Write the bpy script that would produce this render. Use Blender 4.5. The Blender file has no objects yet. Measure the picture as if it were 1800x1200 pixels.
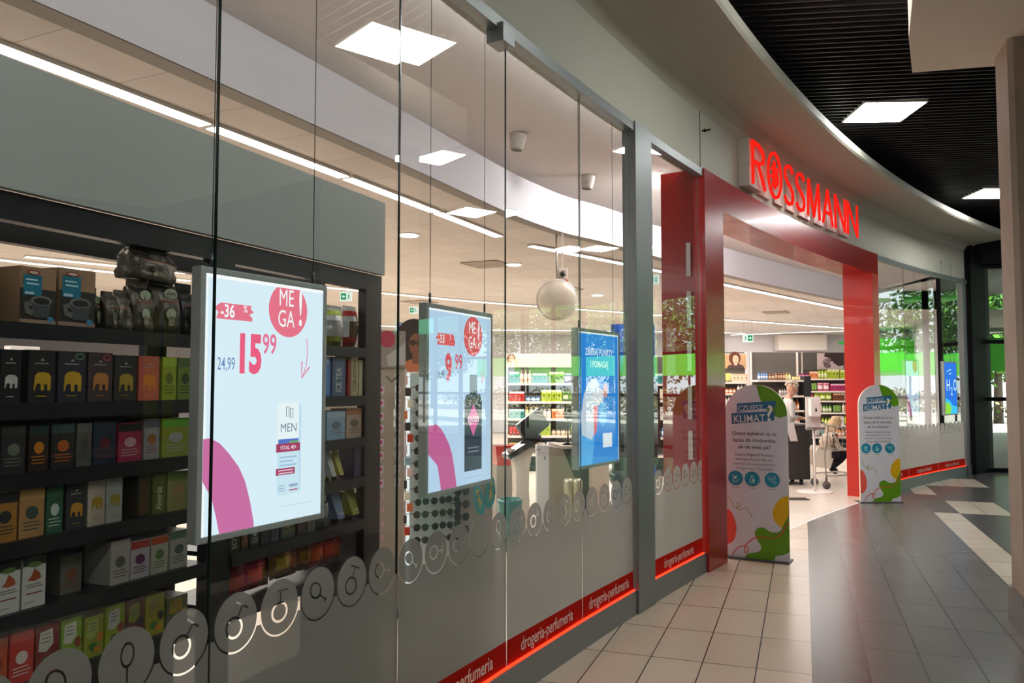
import bpy, bmesh, math, random
from mathutils import Vector, Matrix
rnd = random.Random(7)
D = bpy.data
sc = bpy.context.scene
COL = sc.collection
# ------------------------------------------------------------------ camera, sky, sun, exposure
F = 1420.0
TILT = math.atan(76 / F)
EYE = 1.6
cam = D.cameras.new('camera')
cam.sensor_fit = 'HORIZONTAL'; cam.sensor_width = 36.0; cam.lens = F / 1800 * 36.0
cam.clip_start = 0.05; cam.clip_end = 300
camo = D.objects.new('camera', cam); COL.objects.link(camo)
camo.location = (0, 0, EYE); camo.rotation_euler = (math.pi / 2 + TILT, 0, 0)
sc.camera = camo
sc.view_settings.view_transform = 'Standard'; sc.view_settings.look = 'None'
sc.view_settings.exposure = 0.5; sc.view_settings.gamma = 1.0
sc.view_settings.use_curve_mapping = False
try:
    sc.cycles.use_denoising = True
    sc.cycles.max_bounces = 8; sc.cycles.diffuse_bounces = 4; sc.cycles.glossy_bounces = 4
    sc.cycles.transmission_bounces = 6; sc.cycles.transparent_max_bounces = 24
    sc.cycles.caustics_reflective = False; sc.cycles.caustics_refractive = False
    sc.cycles.sample_clamp_indirect = 6.0
except Exception: pass
w = D.worlds.new('sky'); sc.world = w; w.use_nodes = True
nt = w.node_tree; nt.nodes.clear()
bgn = nt.nodes.new('ShaderNodeBackground'); won = nt.nodes.new('ShaderNodeOutputWorld')
sky = nt.nodes.new('ShaderNodeTexSky'); sky.sky_type = 'HOSEK_WILKIE'; sky.turbidity = 5
sky.sun_direction = (0.35, 0.25, 0.9)
mixn = nt.nodes.new('ShaderNodeMixRGB'); mixn.inputs[0].default_value = 0.8
mixn.inputs[2].default_value = (0.85, 0.95, 1.0, 1)
nt.links.new(sky.outputs[0], mixn.inputs[1]); nt.links.new(mixn.outputs[0], bgn.inputs[0])
bgn.inputs[1].default_value = 2.3
nt.links.new(bgn.outputs[0], won.inputs[0])
sun = D.lights.new('sun', 'SUN'); sun.energy = 12.0; sun.angle = 0.01; sun.color = (1, 0.96, 0.88)
suno = D.objects.new('sun', sun); COL.objects.link(suno)
suno.location = (20, 30, 30); suno.rotation_euler = (math.radians(24), math.radians(18), 0)

def area(name, loc, sx, sy, power, color=(1, 1, 1), rot=(0, 0, 0)):
    l = D.lights.new(name, 'AREA'); l.shape = 'RECTANGLE'; l.size = sx; l.size_y = sy
    l.energy = power; l.color = color
    o = D.objects.new(name, l); COL.objects.link(o); o.location = loc; o.rotation_euler = rot
    return o
WARM = (1.0, 0.95, 0.92)

# ------------------------------------------------------------------ geometry helpers
def lin(c):
    return c / 12.92 if c <= 0.04045 else ((c + 0.055) / 1.055) ** 2.4
def rgb(r, g=None, b=None):
    if g is None:
        if isinstance(r, str):
            r = r.lstrip('#'); r, g, b = (int(r[i:i + 2], 16) for i in (0, 2, 4))
        else: r, g, b = r
    return (lin(r / 255), lin(g / 255), lin(b / 255), 1.0)

def ray(x, y):
    c, s = math.cos(TILT), math.sin(TILT); dx = (x - 900) / F; dz = (600 - y) / F
    return dx, c - s * dz, s + c * dz
def atz(x, y, z):                      # point of the room at height z seen in direction (x, y)
    d = ray(x, y); t = (z - EYE) / d[2]; return Vector((t * d[0], t * d[1], z))
def aty(x, y, Y):
    d = ray(x, y); t = Y / d[1]; return Vector((t * d[0], Y, EYE + t * d[2]))

class Line:                            # a straight shelf front in plan: origin + heading
    def __init__(s, o, ang):
        s.o = Vector((o[0], o[1], 0)); s.a = ang; s.d = Vector((math.cos(ang), math.sin(ang), 0))
    def u(s, px):
        k = (px - 900) / F / (ray(px, 676)[1]); return (k * s.o.y - s.o.x) / (s.d.x - k * s.d.y)
    def z(s, px, py):
        u = s.u(px); p = s.o + s.d * u; d = ray(px, py); return EYE + d[2] * p.y / d[1]
    def pt(s, u, v=0, z=0):
        n = Vector((-s.d.y, s.d.x, 0)); q = s.o + s.d * u + n * v; return Vector((q.x, q.y, z))

class MB:
    def __init__(s): s.v = []; s.f = []; s.c = []; s.m = []; s.sm = []; s.M = Matrix()
    def add(s, vs, fs, col=(0.8, 0.8, 0.8, 1), m=0, smooth=False):
        b = len(s.v); s.v += [tuple(s.M @ Vector(p)) for p in vs]
        for f in fs: s.f.append([b + i for i in f]); s.c.append(col); s.m.append(m); s.sm.append(smooth)
        return s
    def quad(s, a, b, c, d, col=(0.8, 0.8, 0.8, 1), m=0): return s.add([a, b, c, d], [(0, 1, 2, 3)], col, m)
    def box(s, x0, x1, y0, y1, z0, z1, col=(0.8, 0.8, 0.8, 1), m=0, bev=0):
        if bev > 0:
            bm = bmesh.new()
            mat = Matrix.Translation(((x0 + x1) / 2, (y0 + y1) / 2, (z0 + z1) / 2)) @ Matrix.Diagonal((x1 - x0, y1 - y0, z1 - z0, 1))
            bmesh.ops.create_cube(bm, size=1, matrix=mat)
            bmesh.ops.bevel(bm, geom=list(bm.edges), offset=bev, segments=2, affect='EDGES', profile=0.6)
            s.bm(bm, col, m); return s
        v = [(x0, y0, z0), (x1, y0, z0), (x1, y1, z0), (x0, y1, z0), (x0, y0, z1), (x1, y0, z1), (x1, y1, z1), (x0, y1, z1)]
        return s.add(v, [(0, 3, 2, 1), (4, 5, 6, 7), (0, 1, 5, 4), (1, 2, 6, 5), (2, 3, 7, 6), (3, 0, 4, 7)], col, m)
    def bm(s, bm, col, m=0, smooth=False):
        bm.verts.ensure_lookup_table(); bm.verts.index_update()
        s.add([tuple(v.co) for v in bm.verts], [[v.index for v in f.verts] for f in bm.faces], col, m, smooth); bm.free()
    def prism(s, pts, h0, h1, col=(0.8, 0.8, 0.8, 1), m=0, axis='z', side=None):
        n = len(pts)
        if axis == 'z': v = [(x, y, h0) for x, y in pts] + [(x, y, h1) for x, y in pts]
        else: v = [(x, h0, z) for x, z in pts] + [(x, h1, z) for x, z in pts]
        a = 0.5 * sum(pts[i][0] * pts[(i + 1) % n][1] - pts[(i + 1) % n][0] * pts[i][1] for i in range(n))
        fl = (a < 0) ^ (axis != 'z')
        t = [list(range(n))[::-1], list(range(n, 2 * n))]
        if fl: t = [x[::-1] for x in t]
        s.add(v, t, col, m)
        sd = [(i, (i + 1) % n, n + (i + 1) % n, n + i) for i in range(n)]
        if fl: sd = [x[::-1] for x in sd]
        b = len(s.v) - 2 * n
        for f in sd: s.f.append([b + i for i in f]); s.c.append(side or col); s.m.append(m); s.sm.append(False)
        return s
    def lathe(s, prof, n=16, col=(0.8, 0.8, 0.8, 1), m=0, smooth=True, c=(0, 0)):
        v = []; f = []
        for r, z in prof:
            for i in range(n):
                a = 2 * math.pi * i / n; v.append((c[0] + r * math.cos(a), c[1] + r * math.sin(a), z))
        for j in range(len(prof) - 1):
            for i in range(n):
                f.append((j * n + i, j * n + (i + 1) % n, (j + 1) * n + (i + 1) % n, (j + 1) * n + i))
        s.add(v, f, col, m, smooth)
        b = len(s.v) - len(v); k = len(prof) - 1
        if prof[0][0] > 1e-4: s.f.append([b + i for i in range(n)][::-1]); s.c.append(col); s.m.append(m); s.sm.append(False)
        if prof[-1][0] > 1e-4: s.f.append([b + k * n + i for i in range(n)]); s.c.append(col); s.m.append(m); s.sm.append(False)
        return s
    def tube(s, pts, r, n=8, col=(0.8, 0.8, 0.8, 1), m=0):
        pts = [Vector(p) for p in pts]; v = []; f = []
        rr = r if isinstance(r, (list, tuple)) else [r] * len(pts)
        for j, p in enumerate(pts):
            d = (pts[min(j + 1, len(pts) - 1)] - pts[max(j - 1, 0)]).normalized()
            a = Vector((0, 0, 1)) if abs(d.z) < 0.9 else Vector((1, 0, 0))
            e1 = d.cross(a).normalized(); e2 = d.cross(e1)
            for i in range(n):
                t = 2 * math.pi * i / n; v.append(tuple(p + (e1 * math.cos(t) + e2 * math.sin(t)) * rr[j]))
        for j in range(len(pts) - 1):
            for i in range(n): f.append((j * n + i, j * n + (i + 1) % n, (j + 1) * n + (i + 1) % n, (j + 1) * n + i))
        f.append(list(range(n))[::-1]); f.append([(len(pts) - 1) * n + i for i in range(n)])
        return s.add(v, f, col, m, True)
    def ball(s, c, r, col=(0.8, 0.8, 0.8, 1), m=0, u=14, w=9):
        if not isinstance(r, (tuple, list)): r = (r, r, r)
        bm = bmesh.new(); bmesh.ops.create_uvsphere(bm, u_segments=u, v_segments=w, radius=1,
            matrix=Matrix.Translation(c) @ Matrix.Diagonal((*r, 1)))
        s.bm(bm, col, m, True); return s
    # flat artwork on an x-z face looking towards -y; each layer sits a hair further out
    def rect(s, x0, x1, z0, z1, y, col, m=0): return s.quad((x0, y, z0), (x1, y, z0), (x1, y, z1), (x0, y, z1), col, m)
    def poly(s, pts, y, col, m=0):
        n = len(pts); a = 0.5 * sum(pts[i][0] * pts[(i + 1) % n][1] - pts[(i + 1) % n][0] * pts[i][1] for i in range(n))
        return s.add([(x, y, z) for x, z in (pts if a > 0 else pts[::-1])], [list(range(n))], col, m)
    def disc(s, cx, cz, rx, rz, y, col, m=0, n=28, rot=0, a0=0, a1=2 * math.pi):
        p = []
        for i in range(n):
            t = a0 + (a1 - a0) * i / (n - (0 if abs(a1 - a0 - 2 * math.pi) < 1e-6 else 1))
            x, z = rx * math.cos(t), rz * math.sin(t)
            p.append((cx + x * math.cos(rot) - z * math.sin(rot), cz + x * math.sin(rot) + z * math.cos(rot)))
        return s.poly(p, y, col, m)
    def stroke(s, pts, wd, y, col, m=0):
        pts = [Vector((p[0], p[1])) for p in pts]; L = []; Rr = []
        for i, p in enumerate(pts):
            d = (pts[min(i + 1, len(pts) - 1)] - pts[max(i - 1, 0)]).normalized(); nn = Vector((-d.y, d.x)) * wd / 2
            L.append(p + nn); Rr.append(p - nn)
        for i in range(len(pts) - 1):
            s.add([(q.x, y, q.y) for q in (Rr[i], Rr[i + 1], L[i + 1], L[i])], [(0, 1, 2, 3)], col, m)
        return s
    def text(s, body, x, z, size, y, col, m=0, align='CENTER', sx=1.0, rot=0, bold=0, shear=0, depth=0):
        v, f = textmesh(body, align, bold, shear, depth / max(size, 1e-6) if depth else 0)
        c, sn = math.cos(rot), math.sin(rot); vs = []
        for p in v:
            a, b = p[0] * size * sx, p[1] * size
            vs.append((x + a * c - b * sn, y - p[2] * size, z + a * sn + b * c))
        return s.add(vs, f, col, m)
    def mesh(s, name, mats):
        me = D.meshes.new(name); me.from_pydata(s.v, [], s.f)
        for mm in mats: me.materials.append(mm)
        me.polygons.foreach_set('material_index', s.m); me.polygons.foreach_set('use_smooth', s.sm)
        ca = me.color_attributes.new('Col', 'FLOAT_COLOR', 'CORNER'); arr = []
        for i, f in enumerate(s.f): arr += list(s.c[i]) * len(f)
        ca.data.foreach_set('color', arr); me.update(); return me
    def build(s, name, mats=None, parent=None, loc=(0, 0, 0), rz=0.0):
        o = D.objects.new(name, s.mesh(name, mats or [PAINT])); COL.objects.link(o)
        o.location = loc; o.rotation_euler = (0, 0, rz)
        if parent: o.parent = parent
        return o
_tc = {}
def textmesh(body, align='CENTER', bold=0, shear=0, depth=0):
    k = (body, align, bold, shear, round(depth, 4))
    if k in _tc: return _tc[k]
    cu = D.curves.new('t', 'FONT'); cu.body = body; cu.size = 1; cu.align_x = align; cu.offset = bold; cu.shear = shear
    cu.resolution_u = 3; cu.extrude = depth; cu.fill_mode = 'BOTH'
    o = D.objects.new('t', cu); COL.objects.link(o)
    dg = bpy.context.evaluated_depsgraph_get(); dg.update()
    me = D.meshes.new_from_object(o.evaluated_get(dg))
    r = ([tuple(v.co) for v in me.vertices], [list(p.vertices) for p in me.polygons])
    D.objects.remove(o); D.meshes.remove(me); D.curves.remove(cu); _tc[k] = r
    return r
def tag(o, label=None, cat=None, group=None, kind=None):
    if label: o['label'] = label
    if cat: o['category'] = cat
    if group: o['group'] = group
    if kind: o['kind'] = kind
    return o
def empty(name, loc=(0, 0, 0), rz=0.0, label=None, cat=None, group=None, kind=None, parent=None):
    o = D.objects.new(name, None); COL.objects.link(o); o.location = loc; o.rotation_euler = (0, 0, rz)
    o.empty_display_size = 0.05
    if parent: o.parent = parent
    return tag(o, label, cat, group, kind)
def dup(o, loc=None, rz=None, label=None, group=None, parent=None):
    c = o.copy(); COL.objects.link(c)
    if parent is not None: c.parent = parent
    if loc is not None: c.location = loc
    if rz is not None: c.rotation_euler = (0, 0, rz)
    if label: c['label'] = label
    if group: c['group'] = group
    for ch in list(o.children): dup(ch, parent=c)
    return c

# ------------------------------------------------------------------ materials
def mat(name, rough=0.5, metal=0.0, spec=0.5, color=None, noise=0.0, nscale=20, bump=0.0, emit=0.0, coat=0.0):
    m = D.materials.new(name); m.use_nodes = True; nt = m.node_tree; b = nt.nodes['Principled BSDF']
    b.inputs['Roughness'].default_value = rough; b.inputs['Metallic'].default_value = metal
    b.inputs['Specular IOR Level'].default_value = spec; b.inputs['Coat Weight'].default_value = coat
    if color is None:
        a = nt.nodes.new('ShaderNodeVertexColor'); a.layer_name = 'Col'; src = a.outputs[0]
    else:
        a = nt.nodes.new('ShaderNodeRGB'); a.outputs[0].default_value = color; src = a.outputs[0]
    if noise or bump:
        tc = nt.nodes.new('ShaderNodeTexCoord'); n = nt.nodes.new('ShaderNodeTexNoise'); n.inputs['Scale'].default_value = nscale
        n.inputs['Detail'].default_value = 5; nt.links.new(tc.outputs['Object'], n.inputs['Vector'])
        if noise:
            mr = nt.nodes.new('ShaderNodeMapRange'); mr.inputs[3].default_value = 1 - noise; mr.inputs[4].default_value = 1 + noise
            nt.links.new(n.outputs[0], mr.inputs[0])
            hs = nt.nodes.new('ShaderNodeVectorMath'); hs.operation = 'SCALE'
            nt.links.new(src, hs.inputs[0]); nt.links.new(mr.outputs[0], hs.inputs['Scale']); src = hs.outputs[0]
        if bump:
            bp = nt.nodes.new('ShaderNodeBump'); bp.inputs['Strength'].default_value = bump; bp.inputs['Distance'].default_value = 0.01
            nt.links.new(n.outputs[0], bp.inputs['Height']); nt.links.new(bp.outputs[0], b.inputs['Normal'])
    nt.links.new(src, b.inputs['Base Color'])
    if emit:
        nt.links.new(src, b.inputs['Emission Color']); b.inputs['Emission Strength'].default_value = emit
    return m
PAINT = mat('painted_surface', 0.55, noise=0.03, nscale=9)
CARD = mat('printed_card', 0.35, noise=0.05, nscale=30)
GLOSS = mat('gloss_plastic', 0.12, coat=0.3)
METAL = mat('brushed_metal', 0.35, metal=0.85, noise=0.06, nscale=14)
FOIL = mat('crinkled_foil', 0.28, metal=0.55, bump=0.6, nscale=35, noise=0.1)
CLOTH = mat('woven_cloth', 0.9, spec=0.2, noise=0.12, nscale=60, bump=0.3)
SKIN = mat('skin', 0.5, spec=0.4, noise=0.04)
HAIR = mat('hair', 0.6, noise=0.25, nscale=70, bump=0.6)
LEAF = mat('leaves', 0.6, noise=0.25, nscale=3)
def emis(name, strength, color=None, rough=0.3):
    m = D.materials.new(name); m.use_nodes = True; nt = m.node_tree; nt.nodes.clear()
    e = nt.nodes.new('ShaderNodeEmission'); out = nt.nodes.new('ShaderNodeOutputMaterial'); e.inputs[1].default_value = strength
    if color: e.inputs[0].default_value = color
    else:
        a = nt.nodes.new('ShaderNodeVertexColor'); a.layer_name = 'Col'; nt.links.new(a.outputs[0], e.inputs[0])
    nt.links.new(e.outputs[0], out.inputs[0]); return m
SCREEN = emis('backlit_print', 0.8)
TUBE = emis('lit_diffuser', 4.5, (1, 0.96, 0.90, 1))
PANEL = emis('lit_panel', 27.0, (0.97, 1.0, 0.97, 1))
REDGLOW = emis('lit_red_letters', .72, rgb(255, 34, 22))
REDLED = emis('red_led', 2.4, rgb(255, 50, 25))
EXITM = emis('exit_backlight', .75)

def glass_mat():
    m = D.materials.new('shop_glass'); m.use_nodes = True; nt = m.node_tree; nt.nodes.clear()
    N = nt.nodes.new; L = nt.links.new
    g = N('ShaderNodeNewGeometry'); dt = N('ShaderNodeVectorMath'); dt.operation = 'DOT_PRODUCT'
    L(g.outputs['Incoming'], dt.inputs[0]); L(g.outputs['Normal'], dt.inputs[1])
    ab = N('ShaderNodeMath'); ab.operation = 'ABSOLUTE'; L(dt.outputs['Value'], ab.inputs[0])
    om = N('ShaderNodeMath'); om.operation = 'SUBTRACT'; om.inputs[0].default_value = 1; L(ab.outputs[0], om.inputs[1])
    pw = N('ShaderNodeMath'); pw.operation = 'POWER'; pw.inputs[1].default_value = 4.6; L(om.outputs[0], pw.inputs[0])
    ml = N('ShaderNodeMath'); ml.operation = 'MULTIPLY_ADD'; ml.inputs[1].default_value = 0.95; ml.inputs[2].default_value = 0.045
    L(pw.outputs[0], ml.inputs[0])
    tr = N('ShaderNodeBsdfTransparent'); tr.inputs[0].default_value = (0.95, 0.975, 0.965, 1)
    gl = N('ShaderNodeBsdfGlossy'); gl.inputs['Roughness'].default_value = 0.0; gl.inputs[0].default_value = (1, 1, 1, 1)
    mx = N('ShaderNodeMixShader'); L(ml.outputs[0], mx.inputs[0]); L(tr.outputs[0], mx.inputs[1]); L(gl.outputs[0], mx.inputs[2])
    o = N('ShaderNodeOutputMaterial'); L(mx.outputs[0], o.inputs[0]); return m
GLASS = glass_mat()
GEDGE = mat('glass_edge', 0.2, color=rgb(22, 38, 32))
GEDGE2 = mat('pale_glass_edge', 0.2, color=rgb(120, 124, 112))

def film_mat(clear_from, S0, SP, CZ, R0):
    # frosted foil; UV = (running metre along the front, height). Discs in a row, a clear ring under each, a pictogram cut out of each
    m = D.materials.new('frosted_foil'); m.use_nodes = True; nt = m.node_tree; nt.nodes.clear()
    N = nt.nodes.new; L = nt.links.new
    def M(op, a, b=None, c=None, clamp=False):
        n = N('ShaderNodeMath'); n.operation = op; n.use_clamp = clamp
        for i, v in enumerate((a, b, c)):
            if v is None: continue
            if isinstance(v, (int, float)): n.inputs[i].default_value = v
            else: L(v, n.inputs[i])
        return n.outputs[0]
    uv = N('ShaderNodeUVMap'); sp = N('ShaderNodeSeparateXYZ'); L(uv.outputs[0], sp.inputs[0])
    u, z = sp.outputs[0], sp.outputs[1]
    t = M('DIVIDE', M('SUBTRACT', u, S0), SP); idx = M('ROUND', t); lx = M('MULTIPLY', M('SUBTRACT', t, idx), SP)
    lz = M('SUBTRACT', z, CZ)
    r = M('SQRT', M('ADD', M('MULTIPLY', lx, lx), M('MULTIPLY', lz, lz)))
    disc = M('LESS_THAN', r, R0)
    ring = M('MULTIPLY', M('GREATER_THAN', r, R0), M('LESS_THAN', r, R0 + 0.006))
    ringcut = M('MULTIPLY', ring, M('LESS_THAN', lz, -0.015))
    low = M('LESS_THAN', z, CZ - 0.035)
    sheet = M('MULTIPLY', low, M('SUBTRACT', 1, ringcut))
    # pictogram: a turned oval outline, a stem and a short bar
    h = M('FRACT', M('MULTIPLY', M('SINE', M('MULTIPLY', idx, 12.9898)), 437.585))
    ang = M('MULTIPLY', h, 3.1416); ca, sa = M('COSINE', ang), M('SINE', ang)
    px = M('ADD', M('MULTIPLY', lx, ca), M('MULTIPLY', lz, sa)); pz = M('SUBTRACT', M('MULTIPLY', lz, ca), M('MULTIPLY', lx, sa))
    e = M('SQRT', M('ADD', M('POWER', M('DIVIDE', M('ABSOLUTE', px), M('ADD', 0.02, M('MULTIPLY', h, 0.015))), 2), M('POWER', M('DIVIDE', M('ABSOLUTE', M('SUBTRACT', pz, 0.018)), 0.03), 2)))
    oval = M('LESS_THAN', M('ABSOLUTE', M('SUBTRACT', e, 1)), 0.13)
    stem = M('MULTIPLY', M('LESS_THAN', M('ABSOLUTE', px), 0.0028), M('MULTIPLY', M('LESS_THAN', pz, -0.01), M('GREATER_THAN', pz, -0.055)))
    bar = M('MULTIPLY', M('LESS_THAN', M('ABSOLUTE', M('ADD', pz, 0.052)), 0.003), M('LESS_THAN', M('ABSOLUTE', px), M('MULTIPLY', h, 0.035)))
    pic = M('MAXIMUM', oval, M('MAXIMUM', stem, bar))
    disc2 = M('MULTIPLY', disc, M('SUBTRACT', 1, pic))
    sheet2 = M('MULTIPLY', sheet, M('SUBTRACT', 1, M('MULTIPLY', disc, pic)))
    mask = M('MAXIMUM', disc2, sheet2)
    df = N('ShaderNodeBsdfDiffuse'); df.inputs[0].default_value = rgb(160, 160, 152)
    tl = N('ShaderNodeBsdfTranslucent'); tl.inputs[0].default_value = rgb(170, 170, 166)
    tp = N('ShaderNodeBsdfTransparent'); tp.inputs[0].default_value = (0.9, 0.9, 0.9, 1)
    a = N('ShaderNodeMixShader'); a.inputs[0].default_value = 0.5; L(df.outputs[0], a.inputs[1]); L(tl.outputs[0], a.inputs[2])
    b = N('ShaderNodeMixShader'); b.inputs[0].default_value = 0.06; L(a.outputs[0], b.inputs[1]); L(tp.outputs[0], b.inputs[2])
    cl = N('ShaderNodeBsdfTransparent')
    f = N('ShaderNodeMixShader'); L(mask, f.inputs[0]); L(cl.outputs[0], f.inputs[1]); L(b.outputs[0], f.inputs[2])
    o = N('ShaderNodeOutputMaterial'); L(f.outputs[0], o.inputs[0]); return m
FILM = film_mat(0, 2.37, 0.1959, 0.868, 0.089)
def redfilm():
    m = D.materials.new('red_foil'); m.use_nodes = True; nt = m.node_tree; nt.nodes.clear(); N = nt.nodes.new; L = nt.links.new
    df = N('ShaderNodeBsdfDiffuse'); df.inputs[0].default_value = rgb(190, 40, 32)
    tl = N('ShaderNodeBsdfTranslucent'); tl.inputs[0].default_value = rgb(235, 50, 36)
    a = N('ShaderNodeMixShader'); a.inputs[0].default_value = 0.5; L(df.outputs[0], a.inputs[1]); L(tl.outputs[0], a.inputs[2])
    o = N('ShaderNodeOutputMaterial'); L(a.outputs[0], o.inputs[0]); return m
REDFILM = redfilm()

def tile_mat(name, hx, hy, w1, w2, colours=None, base=None, rough=0.3, mortar=(0.1, 0.09, 0.08, 1), gap=0.004, ang=0.0, spec=0.5):
    # rectangular tiles in world space, turned by ang; colours = list of (upper limit across, colour) bands
    m = D.materials.new(name); m.use_nodes = True; nt = m.node_tree; N = nt.nodes.new; L = nt.links.new
    b = nt.nodes['Principled BSDF']; b.inputs['Roughness'].default_value = rough; b.inputs['Specular IOR Level'].default_value = spec
    def M(op, a, c=None):
        n = N('ShaderNodeMath'); n.operation = op
        for i, v in enumerate((a, c)):
            if v is None: continue
            if isinstance(v, (int, float)): n.inputs[i].default_value = v
            else: L(v, n.inputs[i])
        return n.outputs[0]
    g = N('ShaderNodeNewGeometry'); sp = N('ShaderNodeSeparateXYZ'); L(g.outputs['Position'], sp.inputs[0])
    ca, sa = math.cos(ang), math.sin(ang)
    along = M('ADD', M('MULTIPLY', sp.outputs[0], ca), M('MULTIPLY', sp.outputs[1], sa))
    across = M('SUBTRACT', M('MULTIPLY', sp.outputs[0], sa), M('MULTIPLY', sp.outputs[1], ca))
    u = M('DIVIDE', M('SUBTRACT', along, hx), w1); v = M('DIVIDE', M('SUBTRACT', across, hy), w2)
    fu = M('MULTIPLY', M('SUBTRACT', 0.5, M('ABSOLUTE', M('SUBTRACT', M('FRACT', u), 0.5))), w1)
    fv = M('MULTIPLY', M('SUBTRACT', 0.5, M('ABSOLUTE', M('SUBTRACT', M('FRACT', v), 0.5))), w2)
    joint = M('LESS_THAN', M('MINIMUM', fu, fv), gap / 2)
    iu, iv = M('FLOOR', u), M('FLOOR', v)
    h = M('FRACT', M('MULTIPLY', M('SINE', M('ADD', M('MULTIPLY', iu, 12.99), M('MULTIPLY', iv, 78.23))), 43758.5))
    cur = N('ShaderNodeRGB'); cur.outputs[0].default_value = base; src = cur.outputs[0]
    def mix(fac, s1, s2):
        x = N('ShaderNodeMixRGB'); 
        if isinstance(fac, float): x.inputs[0].default_value = fac
        else: L(fac, x.inputs[0])
        L(s1, x.inputs[1])
        if isinstance(s2, tuple): x.inputs[2].default_value = s2
        else: L(s2, x.inputs[2])
        return x.outputs[0]
    if colours:
        for lo, hi, a0, a1, c in colours:
            k = M('MULTIPLY', M('GREATER_THAN', iv, lo - 0.5), M('LESS_THAN', iv, hi - 0.5))
            if a0 is not None: k = M('MULTIPLY', k, M('MULTIPLY', M('GREATER_THAN', iu, a0 - 0.5), M('LESS_THAN', iu, a1 - 0.5)))
            src = mix(k, src, c)
    no = N('ShaderNodeTexNoise'); no.inputs['Scale'].default_value = 3.0; no.inputs['Detail'].default_value = 8; L(g.outputs['Position'], no.inputs['Vector'])
    sc_ = N('ShaderNodeVectorMath'); sc_.operation = 'SCALE'; L(src, sc_.inputs[0])
    L(M('ADD', 0.86, M('ADD', M('MULTIPLY', h, 0.09), M('MULTIPLY', no.outputs[0], 0.18))), sc_.inputs['Scale'])
    out = mix(joint, sc_.outputs[0], mortar); L(out, b.inputs['Base Color'])
    return m

# ------------------------------------------------------------------ plan of the shop front: a long arc
CX, CY, RR = 32.607, -13.247, 37.006
PHI0 = math.atan2(0 - CY, -1.94 - CX)
def fp(s, off=0.0, z=0.0):             # point at running metre s along the front; off > 0 lies inside the shop
    a = PHI0 - s / RR; return Vector((CX + (RR + off) * math.cos(a), CY + (RR + off) * math.sin(a), z))
def fh(s0, s1):                        # heading of the chord
    a, b = fp(s0), fp(s1); return math.atan2(b.y - a.y, b.x - a.x)
def arc(s0, s1, n, off=0.0): return [fp(s0 + (s1 - s0) * i / n, off) for i in range(n + 1)]
def band(name, s0, s1, prof, n, col, mats, parent=None, closed=True):
    # sweeps a (offset, height) outline along the front
    mb = MB(); v = []; f = []; k = len(prof)
    for i in range(n + 1):
        s = s0 + (s1 - s0) * i / n
        for off, z in prof: p = fp(s, off, z); v.append(tuple(p))
    for i in range(n):
        for j in range(k if closed else k - 1):
            a, b = i * k + j, i * k + (j + 1) % k; f.append((a, b, b + k, a + k))
    if closed: f.append(list(range(k))[::-1]); f.append([n * k + j for j in range(k)])
    mb.add(v, f, col, 0, False); o = mb.build(name, mats, parent); return o
def st(o): o['kind'] = 'structure'; return o

# floors
TA = math.radians(70.2)
B_ = rgb(212, 190, 168); G_ = rgb(108, 103, 98); W_ = rgb(200, 188, 172); K_ = rgb(84, 82, 82); G0 = rgb(82, 77, 73)
FLOORM = tile_mat('corridor_tiles', 0.05, 0.02, 0.6, 0.298,
    [(0, 1, None, None, G0), (1, 5, None, None, G_), (5, 6, -99, 19, W_), (5, 6, 19, 22, K_), (6, 60, None, None, K_), (6, 8, 19, 21, W_), (5, 6, 22, 24, W_), (6, 9, 24, 26, W_)],
    base=B_, rough=0.27, mortar=rgb(46, 41, 37), gap=0.007, ang=TA)
SHOPFLOOR = tile_mat('shop_tiles', 0, 0, 0.6, 0.6, base=rgb(214, 200, 184), rough=0.3, mortar=rgb(160, 150, 140), gap=0.004, ang=0.9)
mb = MB(); pin = arc(-6, 19, 50, 0.0); pout = arc(-6, 19, 50, -14.0)
for i in range(50): mb.quad(pin[i], pout[i], pout[i + 1], pin[i + 1])
st(mb.build('floor', [FLOORM]))
mb = MB(); pin = arc(-6, 19, 50, 0.0); pout = arc(-6, 19, 50, 18.0)
for i in range(50): mb.quad(pout[i] + Vector((0, 0, .002)), pin[i] + Vector((0, 0, .002)), pin[i + 1] + Vector((0, 0, .002)), pout[i + 1] + Vector((0, 0, .002)))
st(mb.build('floor_shop', [SHOPFLOOR]))

# corridor ceiling: dark slatted blades under a black slab
BLACKC = mat('black_ceiling', 0.6, color=rgb(14, 12, 13))
mb = MB(); mb.box(-16, 26, -8, 20, 4.75, 4.95, rgb(10, 9, 10)); st(mb.build('ceiling', [BLACKC]))
SLAT = mat('slat_paint', 0.45, color=rgb(34, 31, 32))
mb = MB(); sa = math.radians(-7)
mb.M = Matrix.Rotation(sa, 4, 'Z')
for i in range(220):
    y = -4 + i * 0.1
    mb.box(-4 + 0.0 * y, 20, y, y + 0.018, 4.5, 4.6)
for i in range(20): mb.box(-3 + i * 1.2, -2.97 + i * 1.2, -4, 18, 4.55, 4.6)
st(mb.build('ceiling_slats', [SLAT]))

# fascia wall, soffit and lip over the shop front
WALLG = mat('white_plaster', 0.7, color=rgb(186, 183, 168), noise=0.03, nscale=4, bump=0.05)
WALLI = mat('shop_white_paint', 0.8, color=rgb(214, 212, 218))
prof = [(0.0, 3.5), (0.0, 4.02), (-0.05, 4.1), (-0.14, 4.15), (-0.6, 4.19), (-0.66, 4.2), (-0.68, 4.22), (-0.68, 4.3), (-0.6, 4.34), (0.15, 4.34), (0.15, 3.5)]
st(band('wall_fascia', -6, 18.15, prof, 90, (1, 1, 1, 1), [WALLG]))
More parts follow.
